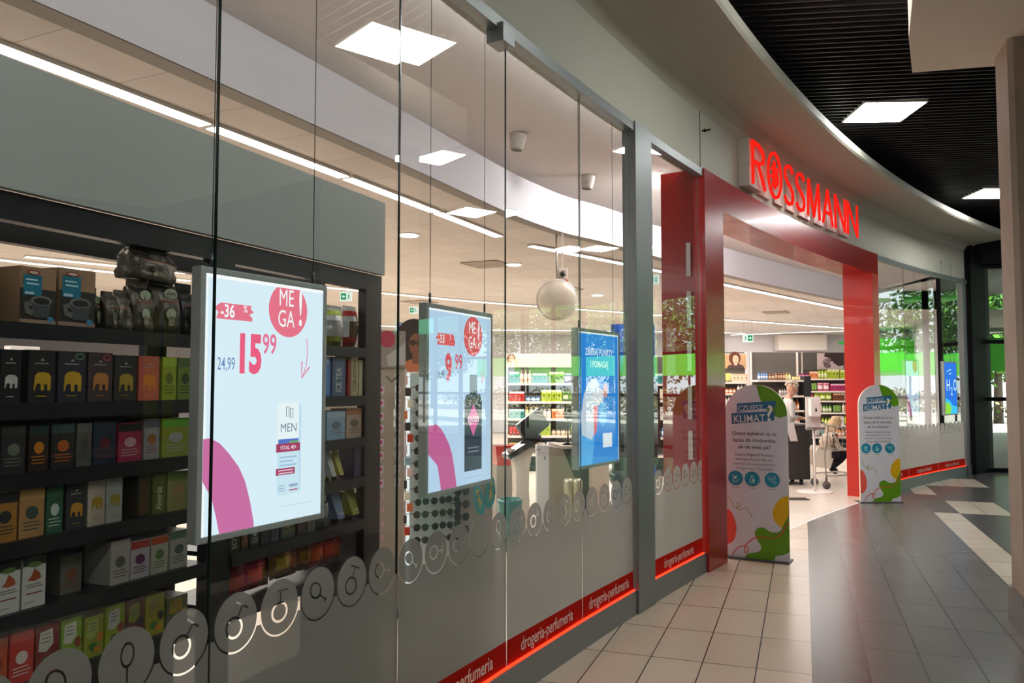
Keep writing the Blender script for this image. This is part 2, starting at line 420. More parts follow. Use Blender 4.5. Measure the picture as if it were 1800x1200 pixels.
# joint in the fascia beside the entrance and small eye bolt
mb = MB(); mb.box(-0.003, 0.003, -0.004, 0.004, 3.5, 4.1, rgb(90, 88, 80)); st(mb.build('trim_fascia_joint', [PAINT], None, fp(7.93, -0.001), fh(7.9, 8.0)))
t = empty('sensor_bolt', fp(7.99, 0, 3.86), fh(7.9, 8.1), 'small dark bolt sensor sticking out of the fascia left of the lit letters', 'sensor')
mb = MB(); mb.tube([(0, 0, 0), (0, -.08, 0.0)], .008, col=rgb(40, 38, 36)); mb.build('pin', [METAL], t)
mb = MB(); mb.tube([(0, -.02, 0), (0, -.035, 0)], .016, col=rgb(40, 38, 36)); mb.build('collar', [METAL], t)

# head rail and plinth
FRAMEM = mat('grey_aluminium', 0.42, metal=0.6, color=rgb(128, 132, 132), noise=0.04, nscale=30)
DARKM = mat('dark_aluminium', 0.6, spec=0.12, color=rgb(14, 14, 16))
for i, (a, b) in enumerate([(-4, 7.9), (13.84, 18.0)]):
    st(band('trim_%d' % (i + 1), a, b, [(0.035, 3.43), (-0.035, 3.43), (-0.035, 3.495), (0.035, 3.495)], 40, (1, 1, 1, 1), [FRAMEM]))
    st(band('baseboard_front_%d' % (i + 1), a, b, [(0.05, 0.0), (-0.03, 0.0), (-0.03, 0.165), (0.05, 0.165)], 40, (1, 1, 1, 1), [FRAMEM]))
o = MB().box(-.13, .0, -.06, .04, 3.36, 3.46, rgb(120, 122, 120), bev=.004).build('trim_rail_coupling', [FRAMEM], None, fp(4.60), fh(4.5, 4.7)); st(o)

# glass panes
joints = [-1.3, -0.3, 0.69, 1.68, 2.658, 3.652, 4.603, 5.555, 6.385]
panes = list(zip(joints[:-1], joints[1:])) + [(6.73, 7.86), (13.86, 15.1), (15.1, 16.45), (16.45, 17.68)]
for i, (a, b) in enumerate(panes):
    p = fp(a); L_ = (fp(b) - p).length; h = fh(a, b)
    t = empty('window_%d' % (i + 1), p, h, kind='structure')
    g = MB(); g.box(0.0010, L_ - 0.0010, -0.0025, 0.0025, 0.165, 3.45, m=0)
    o = g.build('glass', [GLASS, GEDGE if i < 6 else GEDGE2], t)
    for pl in o.data.polygons:
        if abs(pl.normal.y) < 0.5: pl.material_index = 1
    wj = {4: .006, 5: .0065, 6: .003}.get(i, .002)
    if i not in (8, 9, 10): MB().box(-wj * .5, wj * .5, -0.004, 0.004, 0.165, 3.45).build('edge_seal', [GEDGE if i < 7 else GEDGE2], t)
    # foil
    me = D.meshes.new('frosted_film'); z0, z1 = 0.165, 1.0
    me.from_pydata([(0.004, -0.0075, z0), (L_ - .004, -0.0075, z0), (L_ - .004, -0.0075, z1), (0.004, -0.0075, z1)], [], [(0, 1, 2, 3)])
    uv = me.uv_layers.new(name='UVMap')
    for li, q in enumerate([(a, z0), (b, z0), (b, z1), (a, z1)]): uv.data[li].uv = q
    me.materials.append(FILM); o = D.objects.new('frosted_film', me); COL.objects.link(o); o.parent = t
    MB().rect(0.004, L_ - .004, 0.168, 0.30, -0.009, (1, 1, 1, 1)).build('red_band', [REDFILM], t)
    MB().box(0.0, L_, -0.022, -0.010, 0.165, 0.174).build('led_line', [REDLED], t)
    tx = MB().text('drogeria-perfumeria', L_ / 2, 0.208, 0.098, -0.011, rgb(236, 190, 180), sx=0.82, bold=0.012)
    tx.build('lettering', [PAINT], t)
# posts between the panes
for nm, a, b, c in (('trim_post', 6.40, 6.715, FRAMEM), ('trim_end_post', 17.70, 17.86, FRAMEM)):
    p = fp(a); L_ = (fp(b) - p).length
    st(MB().box(0, L_, -0.045, 0.06, 0, 3.5, bev=.003).build(nm, [c], None, p, fh(a, b)))
st(MB().box(0, .85, -.1, .5, 0, 4.3).build('wall_end_pilaster', [DARKM], None, fp(17.95), fh(17.95, 18.5)))

# ------------------------------------------------------------------ entrance portal
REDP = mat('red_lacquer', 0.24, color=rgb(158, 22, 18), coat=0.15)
REDP_LIT = mat('red_lacquer_lit', 0.3, color=rgb(202, 44, 30), coat=0.2)  # same lacquer, coloured lighter for the light falling on the far jamb
portal = empty('entrance_portal', fp(10.85), 0, 'glossy red portal frame around the open shop entrance', 'portal')
def swp(name, s0, s1, o0, o1, z0, z1, n, m):
    pr = [(o1, z0), (o0, z0), (o0, z1), (o1, z1)]
    ob = band(name, s0, s1, pr, n, (1, 1, 1, 1), [m]); ob.parent = portal; ob.matrix_parent_inverse = Matrix.Translation(-portal.location); return ob
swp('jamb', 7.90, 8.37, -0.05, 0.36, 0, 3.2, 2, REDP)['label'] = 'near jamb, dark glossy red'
swp('jamb', 13.58, 13.84, -0.05, 0.36, 0, 3.2, 2, REDP_LIT)['label'] = 'far jamb, bright lit red'
swp('header', 7.90, 13.84, -0.05, 0.36, 3.2, 3.498, 24, REDP)
# white dashes of tape on the near jamb's inner flank
tp = MB(); pz = [(2.55, 2.85), (2.10, 2.42), (1.72, 1.98), (1.30, 1.60), (.95, 1.2)]
for a, b in pz: tp.rect(-0.02, 0.02, a, b, -0.002, rgb(214, 206, 200))
tp.build('white_tape', [PAINT], None, fp(7.885, 0.10), fh(7.8, 7.95) + math.pi / 2 + math.pi)
D.objects['white_tape'].parent = portal; D.objects['white_tape'].matrix_parent_inverse = Matrix.Translation(-portal.location)

# ------------------------------------------------------------------ lit letters over the entrance
sign = empty('shop_sign', fp(9.25, 0, 3.54), 0, 'row of glowing red letters standing off the fascia over the entrance', 'sign')
letters = 'ROSSMANN'; adv = {'R': .50, 'O': .56, 'S': .42, 'M': .60, 'A': .50, 'N': .52}
tot = sum(adv[c] for c in letters); s = 8.95; scale = (12.80 - 8.95) / tot
ACRYL = mat('letter_side', 0.3, color=rgb(206, 200, 190))
for i, ch in enumerate(letters):
    wd = adv[ch] * scale; p = fp(s + wd * .47, -0.13, 3.565); h = fh(s, s + wd)
    lw = wd * 0.84
    if ch == 'O':
        mb = MB(); H = 0.25; n = 36; cz = .235
        for r0, r1 in ((1.0, 0.87),):
            for j in range(n):
                a0, a1 = 2 * math.pi * j / n, 2 * math.pi * (j + 1) / n
                P = [(lw / 2 * r * math.cos(a), cz + H * r * math.sin(a)) for r, a in ((r0, a0), (r0, a1), (r1, a1), (r1, a0))]
                mb.prism(P, -0.02, 0.0, axis='y')
        # rearing four-legged figure with an arched body and raised arm inside the ring
        sc2 = lw * .33
        fig = [(-.75, .30), (-.35, .52), (-.2, .75), (.0, .82), (.12, .62), (.05, .45), (.35, .35), (.62, .5), (.55, .15), (.75, -.25), (.55, -.55), (.42, -.5), (.5, -.2), (.25, -.05),
               (.12, -.75), (-.05, -.78), (.02, -.35), (-.18, -.15), (-.3, -.72), (-.46, -.7), (-.4, -.1), (-.35, .2)]
        mb.prism([(x * sc2, cz + z * .19) for x, z in fig], -0.02, 0.0, axis='y')
        mb.prism([(x * sc2, cz + z * .19) for x, z in [(-.9, -.15), (-.55, .0), (-.5, -.06), (-.85, -.25)]], -0.02, 0, axis='y')
    else:
        mb = MB(); H = .455; sw = .036; a2 = lw / 2 - sw / 2
        S_ = [(.92, .86), (.78, .95), (.5, .985), (.22, .93), (.07, .80), (.12, .66), (.34, .56), (.66, .46), (.9, .34), (.95, .19), (.8, .06), (.5, .012), (.2, .045), (.05, .15)]
        SH = {'R': [[(0, 0), (0, 1)], [(0, .97), (.5, .96), (.86, .86), (.93, .74), (.84, .61), (.5, .53), (0, .53)], [(.42, .53), (1, 0)]], 'S': [S_],
              'M': [[(.02, 0), (.1, 1)], [(.1, 1), (.5, .02)], [(.5, .02), (.9, 1)], [(.9, 1), (.98, 0)]], 'A': [[(0, 0), (.5, 1)], [(.5, 1), (1, 0)], [(.2, .33), (.8, .33)]],
              'N': [[(0, 0), (0, 1)], [(0, .98), (1, .02)], [(1, 0), (1, 1)]]}[ch]
        for pl_ in SH:
            q = [Vector((-a2 + x * 2 * a2, sw * .3 + z * (H - sw * .6))) for x, z in pl_]
            for j in range(len(q) - 1):
                dd = (q[j + 1] - q[j]).normalized(); nn = Vector((-dd.y, dd.x)) * sw / 2; e = dd * (sw * .2 if len(pl_) > 2 else 0)
                mb.prism([tuple(v_) for v_ in (q[j] - nn - e, q[j + 1] - nn + e, q[j + 1] + nn + e, q[j] + nn - e)], -.02 - .0004 * (j % 2), 0.0, axis='y')
    o = mb.build('letter', [REDGLOW], None, p, h); o.parent = sign; o.matrix_parent_inverse = Matrix.Translation(-sign.location)
    # pale acrylic body behind each letter
    b2 = MB().box(-lw * .5, lw * .5, 0.022, 0.13, 0.0, 0.47, rgb(176, 172, 160)); 
    if i == 0: o2 = b2.build('letter_backing', [ACRYL], None, p, h)
    else: o2 = MB().box(-lw * .42, lw * .42, 0.10, 0.13, 0.02, 0.45).build('letter_backing', [ACRYL], None, p, h)
    o2.parent = o; o2.location = (0, 0, 0); o2.rotation_euler = (0, 0, 0)
    s += wd

# ------------------------------------------------------------------ corridor: ceiling lamps, slab, column
lampspots = [(1.15, 1.45, 'added unseen just ahead of the camera position'), (-.25, -2.0, 'added unseen behind the camera'), (2.2, -4.4, 'added unseen far behind the camera'), (3.6, .3, 'added unseen to the right behind the camera'), (2.56, 4.96, 'nearest the camera over the dark slats'), (3.95, 8.45, 'in the slats opposite the lit letters'), (7.3, 12.1, 'in the slats behind the column'), (5.35, 6.8, 'above the white slab edge'), (7.9, 9.0, 'beyond the column on the outer side'), (10.2, 12.2, 'closest to the outer glazing')]  # lamps around the camera are unseen, added to brighten the corridor
t0 = None
for i, (x, y, lb) in enumerate(lampspots):
    if t0 is None:
        t0 = t = empty('ceiling_lamp', (x, y, 4.49), math.radians(-2), None, 'ceiling lamp', 'square lamps in the slatted ceiling')
        MB().box(-.32, .32, -.32, .32, 0.0, .04, rgb(210, 210, 205)).build('housing', [PAINT], t)
        MB().box(-.30, .30, -.30, .30, -.006, -.001).build('diffuser', [PANEL], t)
    else: t = dup(t0, (x, y, 4.49))
    t['label'] = 'square white lamp ' + lb
SLABM = mat('slab_plaster', 0.8, color=rgb(232, 222, 206), noise=.03, nscale=3)
pts = [(1.9, 3.2), (2.1, 3.9), (2.35, 4.62), (2.62, 5.22), (2.93, 5.80), (3.55, 5.66), (5.2, 5.3), (7.5, 4.9), (7.5, 1.0), (1.4, 1.0)]
st(MB().prism(pts[::-1], 3.88, 4.2).build('ceiling_slab', [SLABM]))
CONC = mat('bare_concrete', 0.75, color=rgb(172, 154, 138), noise=.16, nscale=5, bump=.3)
Lc = Line((3.26, 5.2), TA)
mb = MB(); W = 0.62; cs = .03
mb.prism([(cs, 0), (.4 - cs, 0), (.4, -cs), (.4, -W), (0, -W), (0, -cs)], 0.24, 3.9)
st(mb.build('wall_column', [CONC], None, (3.26, 5.2, 0), TA))
STONE = mat('stone_skirting', 0.5, color=rgb(96, 84, 76), noise=.1)
st(MB().prism([(-.02, .02), (.42, .02), (.42, -W - .02), (-.02, -W - .02)], 0.0, 0.24).build('baseboard_column', [STONE], None, (3.26, 5.2, 0), TA))

# ------------------------------------------------------------------ far glazed end of the corridor
endw = Line((8.62, 14.95), math.radians(-1))
def endbox(name, u0, u1, v0, v1, z0, z1, m, col=(1, 1, 1, 1)): return st(MB().box(u0, u1, v0, v1, z0, z1, col).build(name, [m], None, (8.62, 14.95, 0), math.radians(-1)))
endbox('wall_end_header', -.3, 13, -.1, .15, 3.83, 4.75, DARKM)
for i, u in enumerate([0.0, 1.5, 3.0, 4.5, 6.0, 7.5, 9.0, 10.5]):
    t = empty('window_%d' % (20 + i), endw.pt(u), math.radians(-1), kind='structure')
    MB().box(-.04, .04, -.05, .05, 0, 3.83).build('mullion', [DARKM], t)
    fr = MB()
    for z0, z1 in ((0, .07), (1.30, 1.37), (2.36, 2.43), (3.76, 3.83)): fr.box(.04, 1.46, -.04, .04, z0, z1)
    fr.build('frame', [DARKM], t)
    MB().box(.04, 1.46, -.006, .006, .07, 3.76).build('glass', [GLASS], t)
# outer wall of the corridor, right of and behind the camera
OUTW = mat('dark_wall', 0.7, color=rgb(70, 68, 66))
a0 = Vector((21.2, 14.7, 0)); path = [(21.2, 14.7), (20.0, 8.0), (12.5, 2.0), (7.6, -2.0), (6.0, -7.5), (-5.0, -7.5)]
for i in range(len(path) - 1):
    p, q = Vector((*path[i], 0)), Vector((*path[i + 1], 0)); h = math.atan2((q - p).y, (q - p).x); Ln = (q - p).length
    mb = MB()
    if i in (0, 1):
        fa, fb, ztop = ((.76, .91, 3.7), (.33, .37, 2.2))[i]
        a, b = Ln * fa, Ln * fb
        mb.box(0, a, 0, .2, 0, 4.75); mb.box(b, Ln, 0, .2, 0, 4.75); mb.box(a, b, 0, .2, ztop, 4.75); mb.box((a + b) / 2 - .03, (a + b) / 2 + .03, 0, .12, 0, ztop)
    else: mb.box(0, Ln, 0, .2, 0, 4.75)
    st(mb.build('wall_outer_%d' % (i + 1), [OUTW], None, p, h))

# ------------------------------------------------------------------ shop shell
TC = mat('shop_ceiling_tiles', 0.85, color=rgb(214, 188, 164)); 
TILEC = tile_mat('ceiling_tiles', 0.1, 0.2, 0.6, 0.6, base=rgb(212, 202, 194), rough=0.85, mortar=rgb(172, 160, 150), gap=0.008, ang=math.radians(64.7), spec=.2)
drop = [(-5.2, -2.4), (-3.6, 0.6), (-2.12, 3.49), (-1.62, 4.53), (-.87, 6.1), (-.08, 7.82), (.3, 8.52), (.64, 9.04), (1.15, 9.62), (2.1, 10.9), (3.18, 12.26), (4.5, 13.82), (6.75, 16.27), (8.6, 18.2)]
# dense smooth drop line
def smooth(pts, k=6):
    out = []
    for i in range(len(pts) - 1):
        p0 = Vector(pts[max(i - 1, 0)]); p1 = Vector(pts[i]); p2 = Vector(pts[i + 1]); p3 = Vector(pts[min(i + 2, len(pts) - 1)])
        for j in range(k):
            t = j / k; out.append(0.5 * ((2 * p1) + (p2 - p0) * t + (2 * p0 - 5 * p1 + 4 * p2 - p3) * t * t + (3 * p1 - p0 - 3 * p2 + p3) * t ** 3))
    out.append(Vector(pts[-1])); return out
dl = smooth(drop)
mb = MB()
for i in range(len(dl) - 1):
    a, b = dl[i], dl[i + 1]; mb.add([(a.x, a.y, 3.3), (b.x, b.y, 3.3), (b.x, b.y, 3.72), (a.x, a.y, 3.72)], [(0, 1, 2, 3)], smooth=True)
st(mb.build('wall_ceiling_drop', [WALLI]))
STRIPM = mat('shadow_strip', 0.8, color=rgb(150, 142, 134))  # darker grey paints in the shade of the recess below the drop
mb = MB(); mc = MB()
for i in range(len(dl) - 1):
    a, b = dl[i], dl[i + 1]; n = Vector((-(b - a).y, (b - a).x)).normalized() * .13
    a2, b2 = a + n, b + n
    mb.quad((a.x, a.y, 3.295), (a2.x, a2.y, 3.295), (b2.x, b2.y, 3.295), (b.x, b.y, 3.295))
    # tile ceiling runs from here into the shop
    mc.quad((a.x, a.y, 3.3), (a.x - 26, a.y + 13, 3.3), (b.x - 26, b.y + 13, 3.3), (b.x, b.y, 3.3))
mc.add([(8.6, 18.2, 3.3), (-17.4, 31.2, 3.3), (16, 31.2, 3.3), (16, 18.2, 3.3)], [(0, 1, 2, 3)])
st(mb.build('trim_shade_strip', [STRIPM])); st(mc.build('ceiling_shop_tiles', [TILEC]))
HIC = mat('shop_high_ceiling', 0.85, color=rgb(212, 204, 202))
mb = MB(); pf = arc(-6, 18.6, len(dl) - 1, 0.12)
for i in range(len(dl) - 1): mb.quad((dl[i].x - .3, dl[i].y + .15, 3.72), (pf[i].x, pf[i].y, 3.72), (pf[i + 1].x, pf[i + 1].y, 3.72), (dl[i + 1].x - .3, dl[i + 1].y + .15, 3.72))
mb.quad((8.3, 18.2, 3.72), (9.8, 18.2, 3.72), (8.6, 15.15, 3.72), (8.2, 14.9, 3.72))
st(mb.build('ceiling_shop_high', [HIC]))
mb = MB(); mb.box(-24, 18, -10, 34, 4.96, 5.1); st(mb.build('roof', [BLACKC]))
SW = mat('shop_wall', 0.75, color=rgb(206, 200, 202))
st(MB().box(-22, 13.5, 27.4, 27.6, 0, 3.3).build('wall_back', [SW]))
st(MB().box(-20.2, -20, -8, 27.5, 0, 4.95).build('wall_left', [SW]))
st(MB().box(-20, -3.2, -5.4, -5.2, 0, 4.95).build('wall_side', [SW]))
p, q = Vector((8.75, 15.3, 0)), Vector((13.4, 27.5, 0)); h = math.atan2((q - p).y, (q - p).x)
st(MB().box(0, (q - p).length, -.1, .1, 0, 4.9).build('wall_right', [SW], None, p, h))
st(MB().box(-22, 13.5, 27.6, 27.8, 3.0, 4.95).build('wall_back_upper', [SW]))

# line lights (running light strips) : each lit segment is a lamp of its own
ORD = ['first', 'second', 'third', 'fourth', 'fifth', 'sixth', 'seventh', 'eighth', 'ninth', 'tenth', 'eleventh', 'twelfth', 'thirteenth', 'fourteenth', 'fifteenth', 'sixteenth', 'seventeenth', 'eighteenth', 'nineteenth', 'twentieth']
def strip(pts, seg, label, group):
    a = 0
    P = [Vector((x, y, 3.286)) for x, y in pts]; ds = [(P[i + 1] - P[i]).length for i in range(len(P) - 1)]; T = sum(ds); n = max(1, round(T / seg))
    def at(d):
        for i, l in enumerate(ds):
            if d <= l or i == len(ds) - 1: return P[i] + (P[i + 1] - P[i]) * (d / l)
            d -= l
    res = []
    for k in range(n):
        a, b = at(T * k / n + .02), at(T * (k + 1) / n - .02); h = math.atan2((b - a).y, (b - a).x); L_ = (b - a).length
        t = empty('linear_lamp', a, h, ORD[k] + ' ' + label, 'linear lamp', group)
        MB().box(0, L_, -.055, .055, -.012, .012, rgb(230, 226, 220)).build('housing', [PAINT], t)
        MB().box(.01, L_ - .01, -.05, .05, -.018, -.0125).build('diffuser', [TUBE], t)
        res.append(t)
    return res
strip([(-4.54, -.03), (-2.53, 3.98), (-1.05, 7.09), (-.14, 9.10)], 1.4, 'lit strip from the left in the ceiling line along the glass front', 'strip lamps along the glass front')
strip([(.21, 9.67), (1.63, 11.22), (3.46, 13.36), (5.69, 15.94), (7.36, 17.84)], 1.4, 'lit strip from the left in the ceiling line inside the entrance', 'strip lamps inside the entrance')
strip([(-6.4, 10.5), (-1.59, 15.53), (.3, 17.08), (3.64, 19.43), (9.86, 23.88)], 1.5, 'lit strip from the left in the second ceiling line deeper in the shop', 'strip lamps across the middle of the shop')
strip([(-8.0, 19.0), (-3.76, 22.97), (-1.5, 24.6), (6.63, 25.66), (7.6, 26.3)], 1.6, 'lit strip from the left in the ceiling line nearest the back wall', 'strip lamps near the back wall')
strip([(7.37, 27.2), (10.48, 25.0)], 1.6, 'lit strip from the left slanting over the far corner racks', 'slanting strip lamps in the far corner')
strip([(-9, 8), (-5.2, 13.0)], 1.6, 'lit strip from the near end far left above the food rack', 'strip lamps far left')
# fill of the shop: unseen area lights added just under the ceiling plane
for (x, y, sx, sy, p_) in [(-3.5, 5.5, 2, 6, 210), (-6, 12, 5, 6, 330), (.5, 14.5, 5, 4, 330), (4.5, 18, 5, 4, 330), (-4, 21, 6, 5, 330), (4, 24, 8, 3, 330), (9, 24, 4, 3, 160)]:
    area('shop_fill', (x, y, 3.25), sx, sy, p_ * .74, WARM)
# unseen glowing strip added behind the fascia to brighten the high ceiling
ADDED_GLOW = emis('added_glow', 9.0, (1, .97, .95, 1))
for k, (a, b) in enumerate(((-4, 7.9), (8.0, 13.8), (13.9, 17.9))):
    st(band('trim_added_light_%d' % (k + 1), a, b, [(.16, 3.585), (.16, 3.665)], 30, (1, 1, 1, 1), [ADDED_GLOW], closed=False))
# bright spots behind the fascia wash the drop over the entrance
for i, (s_, pw) in enumerate([(9.0, 40), (10.2, 50), (11.4, 30)]):
    p = fp(s_, 0.45, 3.66)
    t = empty('wash_lamp', p, fh(s_, s_ + .1), ORD[i] + ' flat lamp tucked behind the fascia in the high ceiling strip', 'ceiling lamp', 'wash lamps behind the fascia')
    MB().box(-.3, .3, -.12, .12, 0.0, .04, rgb(230, 228, 224)).build('housing', [PAINT], t)
    MB().box(-.27, .27, -.1, .1, -.008, -.002).build('diffuser', [TUBE], t)
    area('shop_fill', p + Vector((0, 0, -.06)), .5, .2, pw, (1, .95, .93), (math.radians(62), 0, fh(s_, s_ + .1)))
for (x, y, k) in [(-1.17, 9.08, 'above the sunglasses stand'), (.02, 11.33, 'left of the round mirror'), (1.62, 15.23, 'right of the round mirror'), (-3.3, 6.6, 'above the food rack')]:
    t = empty('downlight', (x, y, 3.29), 0, 'small round lit downlight ' + k, 'downlight', 'round downlights')
    MB().lathe([(.13, 0), (.13, .01)], 24, rgb(240, 238, 232), c=(0, 0)).build('trim_ring', [PAINT], t)
    MB().lathe([(.105, -.008), (.105, -.002)], 24).build('diffuser', [TUBE], t)
for k, (x, y) in enumerate([(-.35, 11.3), (-3.6, 3.9), (.9, 14.2), (3.9, 17.3), (6.2, 18.9), (-1.9, 16.5)]):
    t = empty('air_vent', (x, y, 3.295), math.radians(64), ['square ceiling vent behind the second light box', 'slotted ceiling vent above the food rack top', 'square ceiling vent right of the round mirror', 'square ceiling vent seen through the entrance', 'square ceiling vent seen through the entrance at its far side', 'square ceiling vent above the sunglasses poster'][k], 'air vent', 'ceiling vents')
    MB().box(-.28, .28, -.28, .28, -.004, .003, rgb(120, 108, 98)).build('backing', [PAINT], t)
    mb = MB()
    for j in range(6): r = .28 - j * .045; 
    for j in range(6):
        r = .28 - j * .045; q = r - .02
        for (x0, x1, y0, y1) in ((-r, r, -r, -q), (-r, r, q, r), (-r, -q, -q, q), (q, r, -q, q)): mb.box(x0, x1, y0, y1, -.014, -.004, rgb(196, 182, 168))
    mb.build('louvre', [PAINT], t)

# ------------------------------------------------------------------ outdoors
PAVE = tile_mat('paving', 0, 0, 0.8, 0.8, base=rgb(196, 190, 182), rough=0.8, mortar=rgb(140, 136, 130), gap=0.02, ang=.3)
st(MB().box(-30, 70, 15.05, 90, -.12, -.02).build('ground_paving', [PAVE]))
st(MB().box(8, 70, -40, 15.05, -.14, -.03).build('ground_side', [PAVE]))
def canopy(x0, x1, y0, z0, z1, lab, col1, col2):
    t = empty('street_awning', ((x0 + x1) / 2, y0, 0), 0, lab, 'awning'); w_ = (x1 - x0) / 2
    MB().prism([(-w_, z0), (w_, z0), (w_, z1), (-w_, z1)], 0, 0.12, col1, axis='y').build('valance', [PAINT], t)
    mb = MB(); mb.box(-w_, w_, .12, 2.2, z1 - .05, z1 + .05, col2); mb.build('roof_sheet', [PAINT], t)
    for k in range(4): x = -w_ + .4 + k * (2 * w_ - .8) / 3; MB().tube([(x, .3, -.02), (x, .3, z1)], .05, col=rgb(70, 72, 74)).build('pole', [METAL], t)
canopy(10.6, 31, 24, 2.0, 2.95, 'bright green awning across the road behind the corridor glazing', rgb(70, 190, 30), rgb(40, 150, 60))
canopy(21.5, 38, 18.5, 3.75, 4.6, 'turquoise and green awning close to the outer glazing', rgb(60, 200, 150), rgb(90, 200, 60))
def leafy(name, loc, r, n, label, cat, seed, trunk=True, cols=((60, 110, 30), (96, 150, 42), (34, 74, 26)), size=.34, group=None):
    rn = random.Random(seed); t = empty(name, loc, 0, label, cat, group); mb = MB()
    for i in range(n):
        th, u = rn.uniform(0, 6.283), rn.uniform(-1, 1); q = rn.random() ** .4
        c = Vector((r[0] * q * math.sqrt(1 - u * u) * math.cos(th), r[1] * q * math.sqrt(1 - u * u) * math.sin(th), r[3] + r[2] * q * u))
        c += Vector([rn.gauss(0, .15) for _ in range(3)])
        a = Vector([rn.gauss(0, 1) for _ in range(3)]).normalized(); b = a.cross(Vector([rn.gauss(0, 1) for _ in range(3)])).normalized(); s_ = size * rn.uniform(.5, 1.2)
        if c.z < 0.02: c.z = 0.02
        mb.add([tuple(c + a * s_ * .5), tuple(c + b * s_ * .3), tuple(c - a * s_ * .5), tuple(c - b * s_ * .3)], [(0, 1, 2, 3)], rgb(cols[rn.randrange(len(cols))]))
    mb.build('crown', [LEAF], t)
    if trunk:
        tk = MB(); tk.tube([(0, 0, -.02), (.05, 0, r[3] * .5), (0, .05, r[3])], [.2, .15, .09], col=rgb(74, 62, 50))
        for k in range(5): a = k * 1.3; tk.tube([(0, 0, r[3] * .55), (r[0] * .5 * math.cos(a), r[1] * .5 * math.sin(a), r[3] + .3 * k)], [.08, .03], 6, rgb(74, 62, 50))
        tk.build('trunk', [PAINT], t)
    return t
for i, (x, y, r_, z, sd) in enumerate([(12, 34, 4.1, 5.0, 1), (20.4, 34, 4.1, 5.0, 2), (29, 34.5, 4.2, 5.1, 3), (37.8, 33, 4.2, 5.2, 4), (46, 30, 4.1, 5.2, 5), (54.5, 31, 4.2, 5.4, 6), (33, 5, 3.0, 5.2, 7)]):
    leafy('street_tree', (x, y, 0), (r_, r_ * .8, r_ * .82, z), 6500, ['leafy tree behind the awning seen through the end glazing', 'leafy street tree second beyond the awning', 'broad street tree beyond the right end of the awning', 'tall street tree reflected beside the red portal', 'round street tree far right outside', 'farthest street tree beyond the square', 'young tree just outside the outer wall windows'][i], 'tree', sd, group='street trees')
leafy('hedge', (28.5, 28, 0), (13, .6, .55, .75), 5000, 'low clipped hedge behind the sunlit paving', 'hedge', 9, trunk=False, size=.2, cols=((70, 96, 40), (120, 130, 60), (50, 70, 36), (150, 140, 90)))

# ------------------------------------------------------------------ hanging light boxes behind the glass
AL = mat('lightbox_frame', 0.45, metal=0.15, color=rgb(186, 188, 186))
def inkpatch(mb, x0, x1, z0, z1, y, col, rn):
    # ragged brush patch
    n = 5; L = []; Rt = []
    for i in range(n + 1):
        z = z0 + (z1 - z0) * i / n; L.append((x0 + rn.uniform(-.012, .012), z)); Rt.append((x1 + rn.uniform(-.014, .014), z))
    return mb.poly(L[::-1] + Rt, y, col)
def lightbox(name, P, Q, z0, z1, label, art, group='light boxes hanging behind the glass', cables=True):
    P, Q = Vector((*P, 0)), Vector((*Q, 0)); h = math.atan2((Q - P).y, (Q - P).x); W = (Q - P).length; H = z1 - z0
    t = empty(name, (P.x, P.y, z0), h, label, 'light box', group); f = .022
    fr = MB(); fr.box(0, f, 0, .045, 0, H, bev=.004); fr.box(W - f, W, 0, .045, 0, H, bev=.004); fr.box(f, W - f, 0, .045, 0, f, bev=.004); fr.box(f, W - f, 0, .045, H - f, H, bev=.004)
    fr.build('frame', [AL], t)
    MB().box(f * .5, W - f * .5, .03, .044, f * .5, H - f * .5, rgb(120, 122, 124)).build('back_panel', [PAINT], t)
    mb = MB(); art(mb, W, H, f); mb.build('lit_poster', [SCREEN], t)
    if cables:
        for x in (.06, W - .06):
            c = MB(); c.tube([(x, .02, H), (x, .02, H + .05)], .006, col=rgb(90, 92, 92)); c.tube([(x, .02, H + .05), (x, .02, 3.715 - z0)], .0018, 5, rgb(80, 82, 82))
            c.lathe([(.012, 3.70 - z0), (.012, 3.718 - z0)], 10, rgb(200, 200, 200), c=(x, .02)); c.build('cable', [METAL], t)
    return t
PINK = rgb(236, 118, 140); PK2 = rgb(206, 112, 166); NAVY = rgb(116, 146, 190)
def mega(mb, W, H, f, y, cx, cz, r, red=PINK):
    top = H - f - .012 - cz; pts = [(cx + r * math.cos(a), cz + min(r * math.sin(a), top)) for a in [2 * math.pi * k / 40 for k in range(40)]]
    mb.poly(pts, y, red); wt = rgb(250, 250, 252)
    mb.text('ME', cx - .012, cz + .014, .088, y - .001, wt, sx=.7, bold=.0); mb.text('GA', cx - .012, cz - .062, .088, y - .001, wt, sx=.7, bold=.0)
    mb.text('!', cx + .062, cz - .052, .185, y - .001, wt, sx=.6, bold=.01)
def swoosh(mb, W, H, f, y, col, x0=0.0):
    P = [(f, .335), (.05, .337), (.09, .318), (.13, .282), (.174, .234), (.205, .18), (.228, .11), (.245, .043), (.247, f), (.095, f), (.08, .08), (.06, .143), (f, .20)]
    mb.poly([(p[0] + (x0 if 0 < i < 12 else 0), p[1]) for i, p in enumerate(P)], y, col)
def arrow(mb, x, z, y, col, s=1.0):
    mb.stroke([(x, z), (x + .006, z - .05), (x, z - .1), (x - .022, z - .148)], .004, y, col)
    mb.stroke([(x - .024, z - .085), (x - .024, z - .148), (x + .018, z - .105)], .007, y, col)
